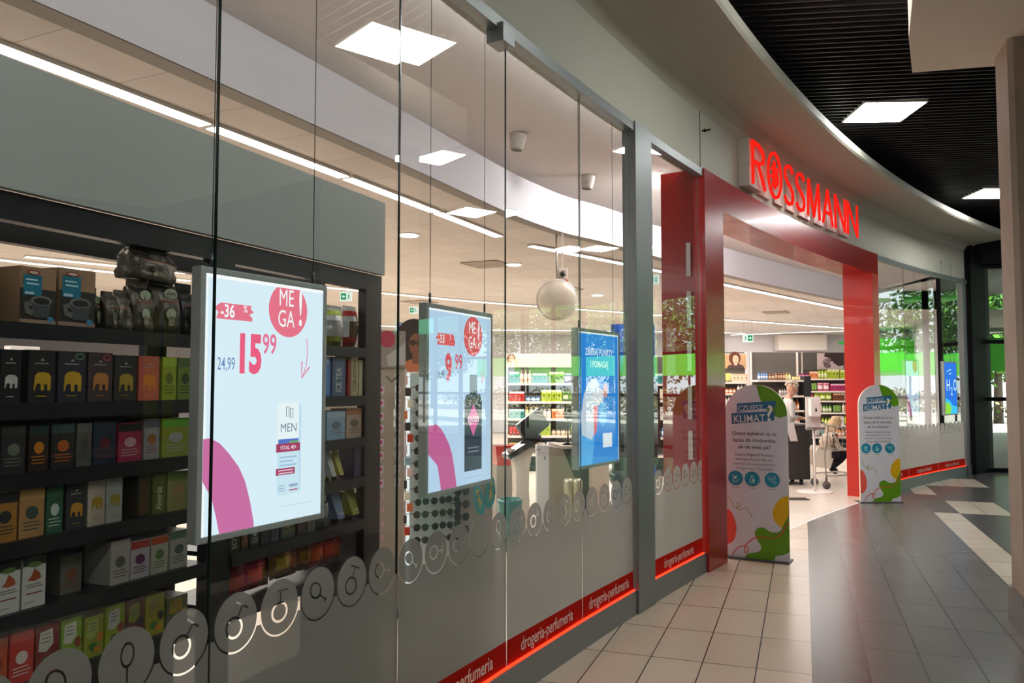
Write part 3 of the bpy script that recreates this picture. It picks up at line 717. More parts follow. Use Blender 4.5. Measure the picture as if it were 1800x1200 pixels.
def art1(mb, W, H, f):
    y = .002; mb.rect(f, W - f, f, H - f, y, rgb(222, 240, 252)); mb.rect(f, W - f, H - f - .012, H - f, y - .0005, rgb(255, 255, 255)); mb.rect(f, f + .009, f, H - f, y - .0005, rgb(250, 253, 255))
    rn = random.Random(3); inkpatch(mb, .072, .222, .728, .782, y - .001, PINK, rn)
    mb.text('-36', .082, .736, .060, y - .002, rgb(248, 250, 252), sx=.78, bold=.02, align='LEFT'); mb.text('%', .182, .757, .034, y - .002, rgb(248, 250, 252), sx=.8, align='LEFT', bold=.01)
    swoosh(mb, W, H, f, y - .001, PK2); mega(mb, W, H, f, y - .001, .40, .782, .099)
    mb.text('15', .150, .556, .178, y - .002, rgb(240, 96, 132), sx=.68, bold=.045, align='LEFT'); mb.text('99', .272, .62, .100, y - .002, rgb(236, 116, 152), sx=.70, align='LEFT', bold=.014)
    mb.text('24,99', .072, .560, .060, y - .002, NAVY, sx=.58, align='LEFT', bold=.004)
    arrow(mb, .497, .682, y - .002, rgb(232, 130, 166))
    b = y - .001; x0, x1 = .353, .463                       # carton of cream
    mb.rect(x0, x1, .114, .445, b, rgb(238, 246, 250)); mb.poly([(x1, .445), (x1 + .012, .43), (x1 + .012, .124), (x1, .114)], b, rgb(196, 222, 244))
    mb.rect(x0, x1, .114, .27, b - .0005, rgb(206, 230, 244)); mb.rect(x0 - .006, x1 + .006, .268, .298, b - .001, rgb(168, 62, 98)); mb.rect(x0 + .004, x1 - .002, .298, .314, b - .001, rgb(92, 120, 200)); mb.rect(x0 + .06, x1 - .002, .298, .306, b - .0015, rgb(110, 170, 110))
    mb.text('VITAL 40+', (x0 + x1) / 2, .276, .021, b - .002, rgb(244, 226, 236), sx=.9, bold=.01)
    mb.text('MEN', (x0 + x1) / 2, .340, .044, b - .002, rgb(110, 128, 150), sx=.95)
    for q in (0, .02): mb.stroke([(x0 + .042 + q, .43 - q * .3), (x0 + .042 + q, .395 - q * .3), (x0 + .055 + q, .395 - q * .3), (x0 + .055 + q, .43 - q * .3), (x0 + .042 + q, .43 - q * .3)], .003, b - .002, rgb(90, 110, 130))
    for k in range(3): mb.rect(x0 + .010, x1 - .012 - .02 * (k % 2), .246 - k * .014, .251 - k * .014, b - .002, rgb(160, 190, 220))
    mb.rect(x0 - .006, x1 - .02, .186, .21, b - .001, rgb(170, 70, 106))
    for k in range(2): mb.rect(x0 + .006, x1 - .03, .190 + k * .010, .194 + k * .010, b - .002, rgb(236, 206, 220))
    for k in range(3): mb.rect(x0 + .006, x0 + .038, .128 + k * .009, .131 + k * .009, b - .002, rgb(150, 180, 210))
    mb.rect(x0 + .062, x0 + .104, .140, .150, b - .002, rgb(150, 170, 200)); mb.rect(x0 + .062, x0 + .104, .126, .131, b - .002, rgb(190, 90, 130))
    mb.rect(x0 + .02, W - .06, .072, .074, b, rgb(190, 210, 226))
def art2(mb, W, H, f):
    y = .002; mb.rect(f, W - f, f, H - f, y, rgb(186, 212, 238)); mb.rect(f, W - f, H - f - .010, H - f, y - .0005, rgb(250, 252, 255)); mb.rect(W - f - .008, W - f, f, H - f, y - .0005, rgb(240, 248, 255))
    rn = random.Random(5); inkpatch(mb, .095, .262, .717, .773, y - .001, rgb(222, 90, 98), rn); RD = rgb(216, 80, 96)
    mb.text('-33', .10, .726, .060, y - .002, rgb(230, 238, 244), sx=.86, bold=.015, align='LEFT'); mb.text('%', .215, .747, .034, y - .002, rgb(230, 238, 244), sx=.8, align='LEFT')
    swoosh(mb, W, H, f, y - .001, rgb(196, 96, 150), .045); mega(mb, W, H, f, y - .001, .467, .775, .103, red=rgb(216, 84, 92))
    mb.text('9', .175, .548, .182, y - .002, RD, sx=.70, bold=.04, align='LEFT'); mb.text('99', .272, .603, .105, y - .002, rgb(218, 92, 110), sx=.74, align='LEFT', bold=.016)
    mb.text('14,99', .092, .556, .056, y - .002, rgb(60, 76, 96), sx=.60, align='LEFT'); arrow(mb, .585, .68, y - .002, rgb(216, 110, 140))
    x0, x1 = .375, .567; b = y - .001
    mb.rect(x0 + .055, x0 + .137, .47, .577, b, rgb(84, 100, 104)); mb.poly([(x0, .086), (x1, .086), (x1, .44), (x1 - .02, .475), (x0 + .02, .475), (x0, .44)], b, rgb(56, 66, 76))
    mb.poly([(x0 + .03, .35), ((x0 + x1) / 2, .425), (x1 - .03, .35), ((x0 + x1) / 2, .26)], b - .0006, rgb(214, 96, 158)); mb.text('syoss', (x0 + x1) / 2, .333, .062, b - .0012, rgb(240, 236, 240), sx=.95, bold=.006)
    for k in range(2): mb.rect(x0 + .035, x1 - .035, .20 - k * .02, .205 - k * .02, b - .001, rgb(140, 150, 160))
    mb.rect(x0, x1 + .02, .052, .054, b, rgb(150, 170, 190))
def art3(mb, W, H, f):
    y = .002; mb.rect(f, W - f, f, H - f, y, rgb(52, 142, 226)); mb.rect(f, W - f, H - f - .010, H - f, y - .0005, rgb(240, 250, 255)); mb.rect(W - f - .008, W - f, f, H - f, y - .0005, rgb(225, 240, 255))
    mb.text('ZBIERAJ PUNKTY', W / 2, .735, .062, y - .001, rgb(220, 238, 252), sx=.86, bold=.02); mb.text('I POMAGAJ', W / 2, .655, .062, y - .001, rgb(220, 238, 252), sx=.86, bold=.02)
    body = [(.06, .22), (.05, .34), (.09, .48), (.17, .57), (.25, .59), (.3, .55), (.34, .5), (.30, .46), (.27, .36), (.25, .25), (.2, .18)]
    mb.poly(body, y - .001, rgb(206, 218, 232)); mb.poly([(.18, .45), (.25, .50), (.33, .5), (.38, .52), (.36, .42), (.3, .40)], y - .0015, rgb(226, 226, 232))
    mb.disc(.40, .50, .035, .05, y - .002, rgb(214, 150, 150)); mb.poly([(.22, .40), (.29, .40), (.27, .24), (.23, .20)], y - .002, rgb(220, 92, 120)); mb.poly([(.31, .42), (.40, .42), (.42, .30), (.36, .26), (.30, .30)], y - .002, rgb(110, 190, 240))
    mb.poly([(f, .22), (.17, .26), (.24, .2), (.2, f), (f, f)], y - .0005, rgb(94, 178, 240)); mb.rect(.36, .50, .12, .215, y - .001, rgb(236, 244, 252)) 
def artb(mb, W, H, f):
    y = .002; mb.rect(f, W - f, f, H - f, y, rgb(206, 226, 246)); mb.poly([(W * .55, H - f), (W - f - .05, H - f), (W - f - .05, H * .82), (W * .72, H * .76), (W * .55, H * .84)], y - .001, rgb(196, 90, 110))
    mb.text('36', .1, .68, .07, y - .001, rgb(206, 110, 130), align='LEFT'); mb.text('15', .2, .56, .13, y - .001, rgb(212, 100, 126), align='LEFT', sx=.7); mb.text('99', .33, .62, .06, y - .001, rgb(212, 100, 126), align='LEFT', sx=.8)
    swoosh(mb, W, H, f, y - .001, rgb(176, 96, 130)); mb.text('MEN', .42, .34, .05, y - .001, rgb(110, 120, 150)); mb.rect(.36, .5, .27, .29, y - .001, rgb(150, 90, 120))
    for k in range(3): mb.rect(.37, .49, .14 + .03 * k, .15 + .03 * k, y - .001, rgb(150, 160, 190))
def artc(mb, W, H, f):
    y = .002; mb.rect(f, W - f, f, H - f, y, rgb(48, 118, 220)); mb.poly([(f, f), (W - f, f), (W - f, .14), (W * .6, .17), (W * .42, .24), (f, .30)], y - .0005, rgb(66, 190, 232)); mb.poly([(f, f), (.22, f), (.27, .12), (.2, .2), (f, .22)], y - .001, rgb(140, 214, 70))
    mb.text('H', .08, .42, .28, y - .001, rgb(214, 244, 255), align='LEFT', sx=.8); mb.text('2', .26, .34, .2, y - .001, rgb(214, 244, 255), align='LEFT', sx=.8); mb.text('O', .37, .42, .28, y - .001, rgb(214, 244, 255), align='LEFT', sx=.7)
    mb.stroke([(.12, .74), (.2, .77), (.3, .78)], .02, y - .001, rgb(150, 210, 250)); mb.stroke([(.2, .70), (.3, .72)], .02, y - .001, rgb(150, 210, 250))
lb1 = lightbox('hanging_light_box', (-1.0018, 2.5894), (-.719, 3.13), 1.09, 1.985, 'largest lit price poster, pink badge and 15,99, hanging nearest behind the glass', art1)
lb2 = lightbox('hanging_light_box', (-.397, 3.76), (-.105, 4.39), 1.075, 1.985, 'lit price poster with 9,99 and a dark shampoo bottle, second along the glass', art2)
lb3 = lightbox('hanging_light_box', (.415, 5.13), (.755, 5.66), 1.06, 1.965, 'blue lit poster with a hugging figure hanging before the grey post', art3)
lb4 = lightbox('hanging_light_box', (6.2, 12.75), (6.62, 13.15), 1.08, 2.0, 'pale lit price poster hanging in the window right of the entrance', artb)
lb5 = lightbox('hanging_light_box', (7.35, 13.75), (7.76, 14.10), 1.08, 2.0, 'blue lit poster reading H2O at the end of the right window', artc)

# ------------------------------------------------------------------ standees at the entrance
def rnd_(pts, k=4):
    'rounds an outline, keeping its first and last point'
    return [(q.x, q.y) for q in smooth(pts, 4)]
def standee(P, Q, label):
    P, Q = Vector((*P, 0)), Vector((*Q, 0)); h = math.atan2((Q - P).y, (Q - P).x); W = .56; H = 1.6
    t = empty('cardboard_standee', P, h, label, 'standee', 'arched standees beside the entrance')
    r = W / 2; out = [(0, .012), (W, .012)] + [(r + r * math.cos(a), H - r + r * math.sin(a)) for a in [math.pi * k / 28 for k in range(29)]]
    LG = rgb(214, 215, 222)
    MB().prism(out, 0, .03, LG, axis='y', side=rgb(226, 214, 190)).build('panel', [CARD], t)
    MB().box(-.02, W + .005, -.06, .16, 0, .012, rgb(70, 72, 76), bev=.003).build('foot', [PAINT], t)
    m = MB(); y = -.001; GR = rgb(96, 152, 22); BL = rgb(46, 110, 148); TQ = rgb(24, 140, 168)
    xm = lambda a: a * W
    # green cap top right
    cap = [(r + r * math.cos(a), H - r + r * math.sin(a)) for a in [math.radians(d) for d in (0, 10, 20, 30, 40, 50, 60, 70, 80, 88)]]
    m.poly([(W, H - r)] + cap[1:] + [(W * .56, H - .1), (W * .62, H - .19), (W * .74, H - .27), (W * .88, H - .30), (W, H - r - .0)], y, GR)
    # blue title plates
    m.poly([(W * .2, 1.345), (W * .82, 1.395), (W * .83, 1.455), (W * .2, 1.425)], y - .001, BL); m.poly([(W * .11, 1.235), (W * .80, 1.275), (W * .81, 1.36), (W * .11, 1.335)], y - .001, BL)
    m.text('CZUJESZ', W * .42, 1.362, .07, y - .002, rgb(228, 228, 222), sx=.84, rot=.05, bold=.004); m.text('KLIMAT', W * .40, 1.255, .098, y - .002, rgb(232, 232, 226), sx=.86, rot=.05, bold=.004); m.text('?', W * .72, 1.272, .2, y - .0025, rgb(236, 236, 230), sx=.9, bold=.02, rot=-.05)
    for k, tx in enumerate(('Chcesz wybierać to co', 'lepsze dla środowiska,', 'ale nie wiesz jak?')): m.text(tx, W * .47, 1.135 - .062 * k, .05, y - .001, rgb(40, 40, 44), sx=.86, bold=.004)
    for k, tx in enumerate(('Szukaj w drogeriach Rossmann', 'ekodrogowskazów. Aby mieć', 'pewność, że kupujesz produkty', 'na rzecz natury i środowiska.')): m.text(tx, W * .47, .945 - .042 * k, .033, y - .001, rgb(56, 56, 60) if k < 1 else rgb(104, 104, 106), sx=.86)
    for k, cx in enumerate((.16, .43, .75)):
        cx *= W; cz = .735; rr = .068; m.disc(cx, cz, rr, rr, y - .001, TQ)
        lc = rgb(200, 228, 232)
        if k == 0: m.stroke([(cx - .03, cz - .01), (cx - .02, cz - .03), (cx + .01, cz - .035), (cx + .025, cz - .01)], .006, y - .002, lc); m.stroke([(cx - .03, cz + .03), (cx, cz + .01), (cx + .02, cz + .025)], .006, y - .002, lc); m.disc(cx - .005, cz + .005, .014, .014, y - .002, lc)
        elif k == 1: m.stroke([(cx - .02, cz - .035), (cx - .006, cz + .03), (cx + .006, cz + .03), (cx + .02, cz - .035)], .006, y - .002, lc); m.stroke([(cx - .02, cz - .035), (cx + .02, cz - .035)], .006, y - .002, lc); m.disc(cx + .012, cz - .012, .012, .014, y - .002, lc)
        else:
            for dx, dz in ((-.025, .018), (.02, .022), (-.005, -.002), (.024, -.024)): m.stroke([(cx + dx + .013 * math.cos(a), cz + dz + .013 * math.sin(a)) for a in [k2 * .8 for k2 in range(9)]], .004, y - .002, lc)
        m.rect(cx - .04, cx + .04, .648, .652, y - .001, rgb(130, 130, 132))
    # yellow, green, red shapes at the bottom
    m.poly(rnd_([(W, .60), (W * .88, .575), (W * .78, .50), (W * .75, .42), (W * .80, .35), (W * .90, .31), (W, .30)]), y - .001, rgb(224, 178, 20))
    m.poly(rnd_([(W, .42), (W * .93, .36), (W * .86, .28), (W * .72, .265), (W * .60, .30), (W * .50, .285), (W * .46, .24), (W * .50, .18), (W * .56, .12), (W * .50, .075), (W * .36, .055), (W * .32, .014), (W * .74, .014), (W * .78, .05), (W * .90, .07), (W, .10)]), y - .002, GR)
    m.poly(rnd_([(0, .43), (W * .05, .44), (W * .12, .38), (W * .16, .29), (W * .14, .19), (W * .08, .14), (0, .12)]), y - .001, rgb(232, 92, 78))
    loop = [(.09, .02), (.12, .06), (.19, .10), (.27, .12), (.34, .11), (.35, .08), (.32, .06), (.29, .07), (.30, .11), (.36, .16), (.46, .20), (.60, .215), (.75, .21), (.88, .26), (.99, .37)]
    m.stroke([(q.x * W, q.y) for q in smooth(loop, 4)], .009, y - .003, rgb(214, 78, 50))
    loop = [(.02, .565), (.07, .55), (.10, .50), (.14, .47), (.2, .465), (.23, .49), (.2, .51), (.18, .47), (.22, .44), (.28, .46), (.32, .47), (.38, .43), (.42, .38)]
    m.stroke([(q.x * W, q.y) for q in smooth(loop, 4)], .006, y - .0025, rgb(150, 160, 60))
    m.build('front_print', [CARD], t)
    return t
standee((2.0, 7.61), (2.49, 7.34), 'arched white standee with blue question plate beside the near red jamb')
standee((4.74, 11.08), (5.30, 11.10), 'arched white standee with blue question plate in front of the far red jamb')

# ------------------------------------------------------------------ packaging
def carton(mb, w, d, h, col, side=None, bev=0): mb.box(0, w, 0, d, 0, h, col)
def elephant(mb, x, z, s, y, col):
    P = [(-.5, .1), (-.48, .35), (-.3, .52), (.0, .56), (.35, .5), (.52, .3), (.52, 0.0), (.5, -.5), (.3, -.5), (.3, -.15), (.1, -.15), (.1, -.5), (-.1, -.5), (-.12, -.12), (-.28, -.1), (-.4, -.2), (-.46, -.5), (-.54, -.5), (-.52, -.1)]
    mb.poly([(x + a * s, z + b * s) for a, b in P], y, col)
def lines(mb, x0, x1, z, n, step, th, y, col):
    for k in range(n): mb.rect(x0 + (x1 - x0) * .06 * (k % 2), x1 - (x1 - x0) * .12 * ((k + 1) % 2), z - k * step, z - k * step + th, y, col)
def pack(kind, w, h, d, c1, c2=None, c3=None, txt=None):
    """one package, front face at y = 0 looking to -y, base at z = 0, left edge at x = 0"""
    m = MB(); y = -.0012; c1 = rgb(c1); c2 = rgb(c2 or (230, 230, 226)); c3 = rgb(c3 or (60, 60, 60)); mats = [CARD]
    if kind == 'coffee':
        m.box(0, w, 0, d, 0, h, rgb(158, 124, 94)); m.rect(0, w, .01 * h, .62 * h, y, rgb(46, 40, 36)); m.rect(0, w, 0, .08 * h, y * 2, rgb(160, 130, 108))
        m.rect(.08 * w, .58 * w, .5 * h, .86 * h, y * 2, c2); m.disc(.34 * w, .9 * h, .18 * w, .045 * h, y * 3, rgb(150, 44, 40), n=16); m.disc(.34 * w, .9 * h, .13 * w, .022 * h, y * 4, rgb(220, 200, 190), n=12)
        lines(m, .14 * w, .5 * w, .76 * h, 2, .07 * h, .025 * h, y * 3, rgb(200, 226, 232)); m.rect(.12 * w, .36 * w, .515 * h, .56 * h, y * 3, rgb(180, 210, 220))
        m.poly([(.28 * w, .42 * h), (.86 * w, .42 * h), (.78 * w, .12 * h), (.38 * w, .12 * h)], y * 3, rgb(74, 76, 80)); m.disc(.57 * w, .42 * h, .29 * w, .085 * h, y * 4, rgb(122, 122, 116), n=20); m.disc(.57 * w, .41 * h, .23 * w, .06 * h, y * 5, rgb(38, 32, 28), n=20)
        m.stroke([(.3 * w, .36 * h), (.16 * w, .34 * h), (.2 * w, .22 * h), (.36 * w, .2 * h)], .02, y * 3, rgb(104, 100, 92)); m.disc(.84 * w, .1 * h, .09 * w, .05 * h, y * 4, rgb(60, 130, 170), n=12)
    elif kind == 'tea':
        m.box(0, w, 0, d, 0, h, c1); elephant(m, .52 * w, .40 * h, .60 * w, y, c2); lines(m, .22 * w, .8 * w, .74 * h, 1, .05, .018 * h, y, rgb(176, 170, 158)); m.poly([(.42 * w, .80 * h), (.5 * w, .85 * h), (.58 * w, .80 * h)], y, rgb(176, 170, 158)); lines(m, .3 * w, .72 * w, .12 * h, 1, .05, .015 * h, y, c2)
        if txt: m.stroke([(.74 * w + .15 * w * math.cos(a), .9 * h + .055 * h * math.sin(a)) for a in [q * math.pi / 8 for q in range(17)]], .004, y * 2, rgb((110, 160, 120) if txt == 'green' else (200, 70, 70)))
    elif kind == 'white_fig':
        m.box(0, w, 0, d, 0, h, rgb(214, 208, 200)); m.rect(0, w, .84 * h, h, y, rgb(40, 46, 38)); m.disc(.5 * w, .86 * h, .3 * w, .06 * h, y * 2, rgb(90, 120, 60), n=12)
        m.poly([(.2 * w, .56 * h), (.35 * w, .62 * h), (.5 * w, .78 * h), (.75 * w, .66 * h), (.8 * w, .56 * h), (.5 * w, .52 * h)], y, rgb(168, 74, 40)); lines(m, .12 * w, .9 * w, .45 * h, 2, .05 * h, .02 * h, y, rgb(120, 110, 106)); m.rect(.15 * w, .85 * w, .27 * h, .30 * h, y, rgb(150, 60, 80)); lines(m, .12 * w, .6 * w, .1 * h, 1, .05, .02 * h, y, rgb(150, 140, 130))
    elif kind == 'carton':
        m.box(0, w, 0, d, 0, h, c1); m.rect(0, w, .78 * h, .98 * h, y, c2); m.disc(.5 * w, .5 * h, .26 * w, .13 * h, y, c3, n=14); lines(m, .12 * w, .88 * w, .3 * h, 3, .07 * h, .022 * h, y, c3)
    elif kind == 'bar':
        m.box(0, w, 0, d, 0, h, c1); m.rect(.12 * w, .88 * w, .06 * h, .9 * h, y, c2)
        if txt == 'OE':
            m.poly([(.1 * w, h), (.9 * w, h), (.75 * w, .68 * h), (.2 * w, .68 * h)], y * 2, rgb(96, 150, 214)); m.disc(.3 * w, .86 * h, .2 * w, .075 * h, y * 3, rgb(236, 236, 240)); m.disc(.3 * w, .86 * h, .2 * w, .075 * h, y * 4, rgb(200, 40, 50), a0=.3, a1=3.3); m.text(txt, .66 * w, .84 * h, w * .3, y * 3, rgb(236, 240, 248))
        elif txt: m.text(txt, .68 * w, .1 * h, w * .62, y * 2, c3, rot=math.pi / 2, align='LEFT', sx=(h * .78) / (len(txt) * w * .62 * .62), bold=.02)
    elif kind == 'fruit':
        m.box(0, w, 0, d, 0, h, c1); m.poly([(.1 * w, .5 * h), (.16 * w, .88 * h), (.7 * w, .92 * h), (.75 * w, .6 * h), (.45 * w, .46 * h)], y, c2); lines(m, .2 * w, .62 * w, .82 * h, 3, .08 * h, .02 * h, y * 2, rgb(120, 110, 100)); m.disc(.8 * w, .46 * h, .16 * w, .12 * h, y * 2, c3, n=12); m.disc(.45 * w, .26 * h, .22 * w, .1 * h, y, rgb(60, 110, 36), n=12); m.disc(.68 * w, .18 * h, .2 * w, .08 * h, y * 2, rgb(214, 140, 30), n=12)
    elif kind == 'jar':
        m.lathe([(w * .46, 0), (w * .5, .04 * h), (w * .5, .7 * h), (w * .38, .8 * h)], 16, c1, c=(w / 2, w / 2)); m.lathe([(w * .42, .8 * h), (w * .42, h)], 16, c3, c=(w / 2, w / 2)); m.lathe([(w * .505, .2 * h), (w * .505, .6 * h)], 16, c2, c=(w / 2, w / 2)); mats = [GLOSS]
    elif kind == 'bottle':
        m.lathe([(w * .42, 0), (w * .48, .03 * h), (w * .48, .62 * h), (w * .4, .72 * h), (w * .16, .78 * h), (w * .16, .84 * h)], 14, c1, c=(w / 2, w / 2)); m.lathe([(w * .2, .82 * h), (w * .2, h)], 12, c3, c=(w / 2, w / 2)); m.lathe([(w * .485, .15 * h), (w * .485, .5 * h)], 14, c2, c=(w / 2, w / 2)); mats = [GLOSS]
    elif kind == 'pump':
        m.lathe([(w * .44, 0), (w * .46, .05 * h), (w * .44, .7 * h), (w * .15, .76 * h), (w * .12, .86 * h), (w * .2, .88 * h), (w * .2, .92 * h)], 12, c1, c=(w / 2, w / 2)); m.box(w * .3, w * .95, w * .4, w * .6, .92 * h, h, c3); m.lathe([(w * .47, .2 * h), (w * .47, .5 * h)], 12, c2, c=(w / 2, w / 2)); mats = [GLOSS]
    elif kind == 'tube':
        m.add([(0, d / 2, h), (w, d / 2, h), (.14 * w, 0, .16 * h), (.86 * w, 0, .16 * h), (.14 * w, d, .16 * h), (.86 * w, d, .16 * h)], [(2, 3, 1, 0), (4, 0, 1, 5), (2, 0, 4), (3, 5, 1), (2, 4, 5, 3)], c1); m.lathe([(w * .3, 0), (w * .3, .16 * h)], 12, c3, c=(w / 2, d / 2)); m.rect(.25 * w, .75 * w, .3 * h, .34 * h, .0, c2)
    elif kind == 'bag':                                   # pillow bag with crimped top
        n = 7; v = []; f = []
        for j in range(9):
            z = h * j / 8; k = math.sin(math.pi * min(max((j) / 8, 0.0), 1)) ** .5 if 0 < j < 8 else 0.05
            for i in range(n):
                x = w * i / (n - 1); b = math.sin(math.pi * i / (n - 1)) ** .6 if 0 < i < n - 1 else 0.0
                v.append((x + rnd.uniform(-.002, .002), d / 2 - d / 2 * b * k - .001 + rnd.uniform(-.003, .003) * b, z))
            for i in range(n):
                x = w * i / (n - 1); b = math.sin(math.pi * i / (n - 1)) ** .6 if 0 < i < n - 1 else 0.0
                v.append((x, d / 2 + d / 2 * b * k, z))
        cs = []
        for j in range(8):
            for i in range(n - 1):
                a = j * 2 * n + i; fc = (a, a + 1, a + 1 + 2 * n, a + 2 * n)
                cc = c2 if 2 <= j <= 4 and 1 <= i <= 4 else (c3 if j <= 1 or j == 6 else c1)
                m.add([v[q] for q in fc], [(0, 1, 2, 3)], cc, 0, True); a += n; fc = (a + 1, a, a + 2 * n, a + 1 + 2 * n); m.add([v[q] for q in fc], [(0, 1, 2, 3)], c1, 0, True)
        if txt: m.text(txt, w * .5, h * .66, w * .3, -.012, c3, bold=.02, sx=.8)
        mats = [FOIL if txt != 'matt' else CARD]
    elif kind == 'foilbag':                               # square foil brick with folded top and label
        bmx = bmesh.new(); bmesh.ops.create_cube(bmx, size=1, matrix=Matrix.Translation((w / 2, d / 2, h * .42)) @ Matrix.Diagonal((w, d, h * .84, 1)))
        bmesh.ops.subdivide_edges(bmx, edges=bmx.edges[:], cuts=4, use_grid_fill=True)
        for vv in bmx.verts:
            vv.co += Vector([rnd.uniform(-.006, .006) for _ in range(3)]) * (0 if vv.co.z < .01 else 1)
            if vv.co.z > h * .6: k = (vv.co.z - h * .6) / (h * .24); vv.co.y = d / 2 + (vv.co.y - d / 2) * (1 - .8 * k)
        m.bm(bmx, c1, 0, True); m.box(.05 * w, .95 * w, d * .42, d * .58, h * .82, h, c1)
        m.disc(.62 * w, .70 * h, .26 * w, .09 * h, d * .06, c2, n=18)
        if txt: m.text(txt, .62 * w, .675 * h, w * .13, d * .05, c3, sx=.8, bold=.02)
        m.disc(.55 * w, .34 * h, .2 * w, .10 * h, y - .007, c2, n=16); m.rect(.45 * w, .68 * w, .14 * h, .3 * h, y - .007, rgb(150, 140, 120)); m.rect(.08 * w, .8 * w, .54 * h, .565 * h, y - .007, rgb(140, 60, 40)); mats = [FOIL]
    return m, mats
def place(line, t, px0, px1, kind, c1, c2, c3, hh, zb, label, name, cat, group, d=.10, v=.015, txt=None, ww=None, rz=0.0, flat=None):
    u0 = line.u(px0); u1 = line.u(px1); w_ = ww or max(.02, (u1 - u0) - .004)
    m, mats = pack(kind, w_, hh, d, c1, c2, c3, txt)
    p = line.pt(u0, v, zb); o = m.build(name, mats, None, p, line.a + rz); return tag(o, label, cat, group)

# ------------------------------------------------------------------ food rack just inside the glass
G = Line((-.73, 4.5), math.atan2(.92, .39))
BK = mat('black_steel', 0.4, metal=0.2, color=rgb(26, 26, 28), noise=.05, nscale=30)
GP = mat('grey_header_board', 0.6, color=rgb(176, 180, 176), noise=.02)
rack = empty('food_rack', G.pt(0, 0, 0), G.a, 'long black steel food rack with grey header board standing inside the glass', 'shelf rack')
x_l = -3.9
MB().box(x_l, 0, -.02, .01, 2.21, 2.618).build('header_board', [GP], rack)
fr = MB(); fr.box(x_l, 0, 0, .05, 2.115, 2.205); fr.box(x_l, 0, .38, .43, 2.115, 2.205); fr.build('top_beam', [BK], rack)
for a, b in ((-.155, 0), (-1.295, -1.16), (-2.6, -2.48), (-3.9, -3.78)):
    p_ = MB(); p_.box(a, b, 0.0, .05, 0, 2.115); p_.box(a + .03, b, .38, .43, 0, 2.115)
    for z in [k * .05 + .3 for k in range(36)]: p_.box(a + .008, a + .014, -.001, .0, z, z + .02, rgb(150, 150, 150))
    p_.build('upright', [BK], rack)
for z in (1.795, 1.54, 1.32, 1.11, .887, .66):
    for a, b in ((-1.16, -.155), (-2.48, -1.295), (-3.78, -2.6)):
        sh = MB(); sh.box(a, b, .0, .40, z - .02, z); sh.box(a, b, -.012, 0, z - .05, z + .002)
        sh.build('shelf', [BK], rack)
MB().box(-3.9, -1.16, .30, .32, .05, 1.70).build('back_panel', [BK], rack)
MB().box(-3.9, 0, -.01, .43, 0.0, .12).build('plinth', [BK], rack)
MB().box(-.03, -.02, .05, .38, .12, 1.0).build('end_panel', [BK], rack)
dk = (38, 34, 32)
def row(zb, items, rowname, group):
    for it in items:
        px0, px1, kind, c1, c2, c3, hh, name, cat, label = it[:10]; kw = it[10] if len(it) > 10 else {}
        place(G, rack, px0, px1, kind, c1, c2, c3, hh, zb + .001, label, name, cat, group, **kw)
row(1.795, [
    (-44, 30, 'coffee', (150, 120, 90), (30, 110, 140), None, .185, 'coffee_carton', 'coffee carton', 'brown coffee carton cut by the left picture edge on the top shelf', dict(v=.12)),
    (35, 101, 'coffee', (150, 120, 90), (30, 118, 146), None, .185, 'coffee_carton', 'coffee carton', 'brown coffee carton with cup picture, left one of the pair on the top shelf', dict(d=.14)),
    (104, 170, 'coffee', (150, 120, 90), (30, 122, 150), None, .198, 'coffee_carton', 'coffee carton', 'brown coffee carton with cup picture, right beside the silver bags', dict(d=.14)),
    (172, 192, 'foilbag', (66, 58, 50), (150, 160, 130), (60, 60, 50), .15, 'coffee_bag', 'coffee bag', 'small dark foil bag squeezed against the right brown coffee carton', dict(d=.07, v=.04)),
    (191, 212, 'foilbag', (96, 88, 78), (120, 120, 104), (60, 60, 50), .14, 'coffee_bag', 'coffee bag', 'narrow silvery foil bag second from the brown cartons', dict(d=.07)),
    (213, 236, 'foilbag', (110, 102, 90), (104, 96, 84), (60, 60, 50), .15, 'coffee_bag', 'coffee bag', 'slim silver foil bag left of the latte glass bag', dict(d=.07)),
    (236, 274, 'foilbag', (92, 84, 72), (176, 182, 160), (60, 60, 50), .20, 'coffee_bag', 'coffee bag', 'silver foil coffee bag with a pale oval label and latte glass', dict(d=.08)),
    (276, 322, 'foilbag', (80, 74, 64), (168, 172, 148), (40, 40, 36), .225, 'coffee_bag', 'coffee bag', 'largest foil coffee bag with lettered round label', dict(d=.09, txt='LAVARO')),
    (324, 352, 'foilbag', (44, 42, 42), (60, 60, 60), (60, 60, 50), .21, 'coffee_bag', 'coffee bag', 'black foil bag at the left edge of the large light box', dict(d=.09)),
], 'top', 'coffee packs on the top shelf')
m_, mt_ = pack('foilbag', .20, .13, .09, (100, 92, 82), (90, 82, 72), (60, 60, 50)); o = m_.build('coffee_bag', mt_, None, G.pt(G.u(236), .02, 1.795 + .205), G.a + .1); o.rotation_euler = (0, 0.04, G.a); tag(o, 'crumpled foil bag lying on top of the upright silver bags', 'coffee bag', 'coffee packs on the top shelf')
gold = (196, 152, 40)
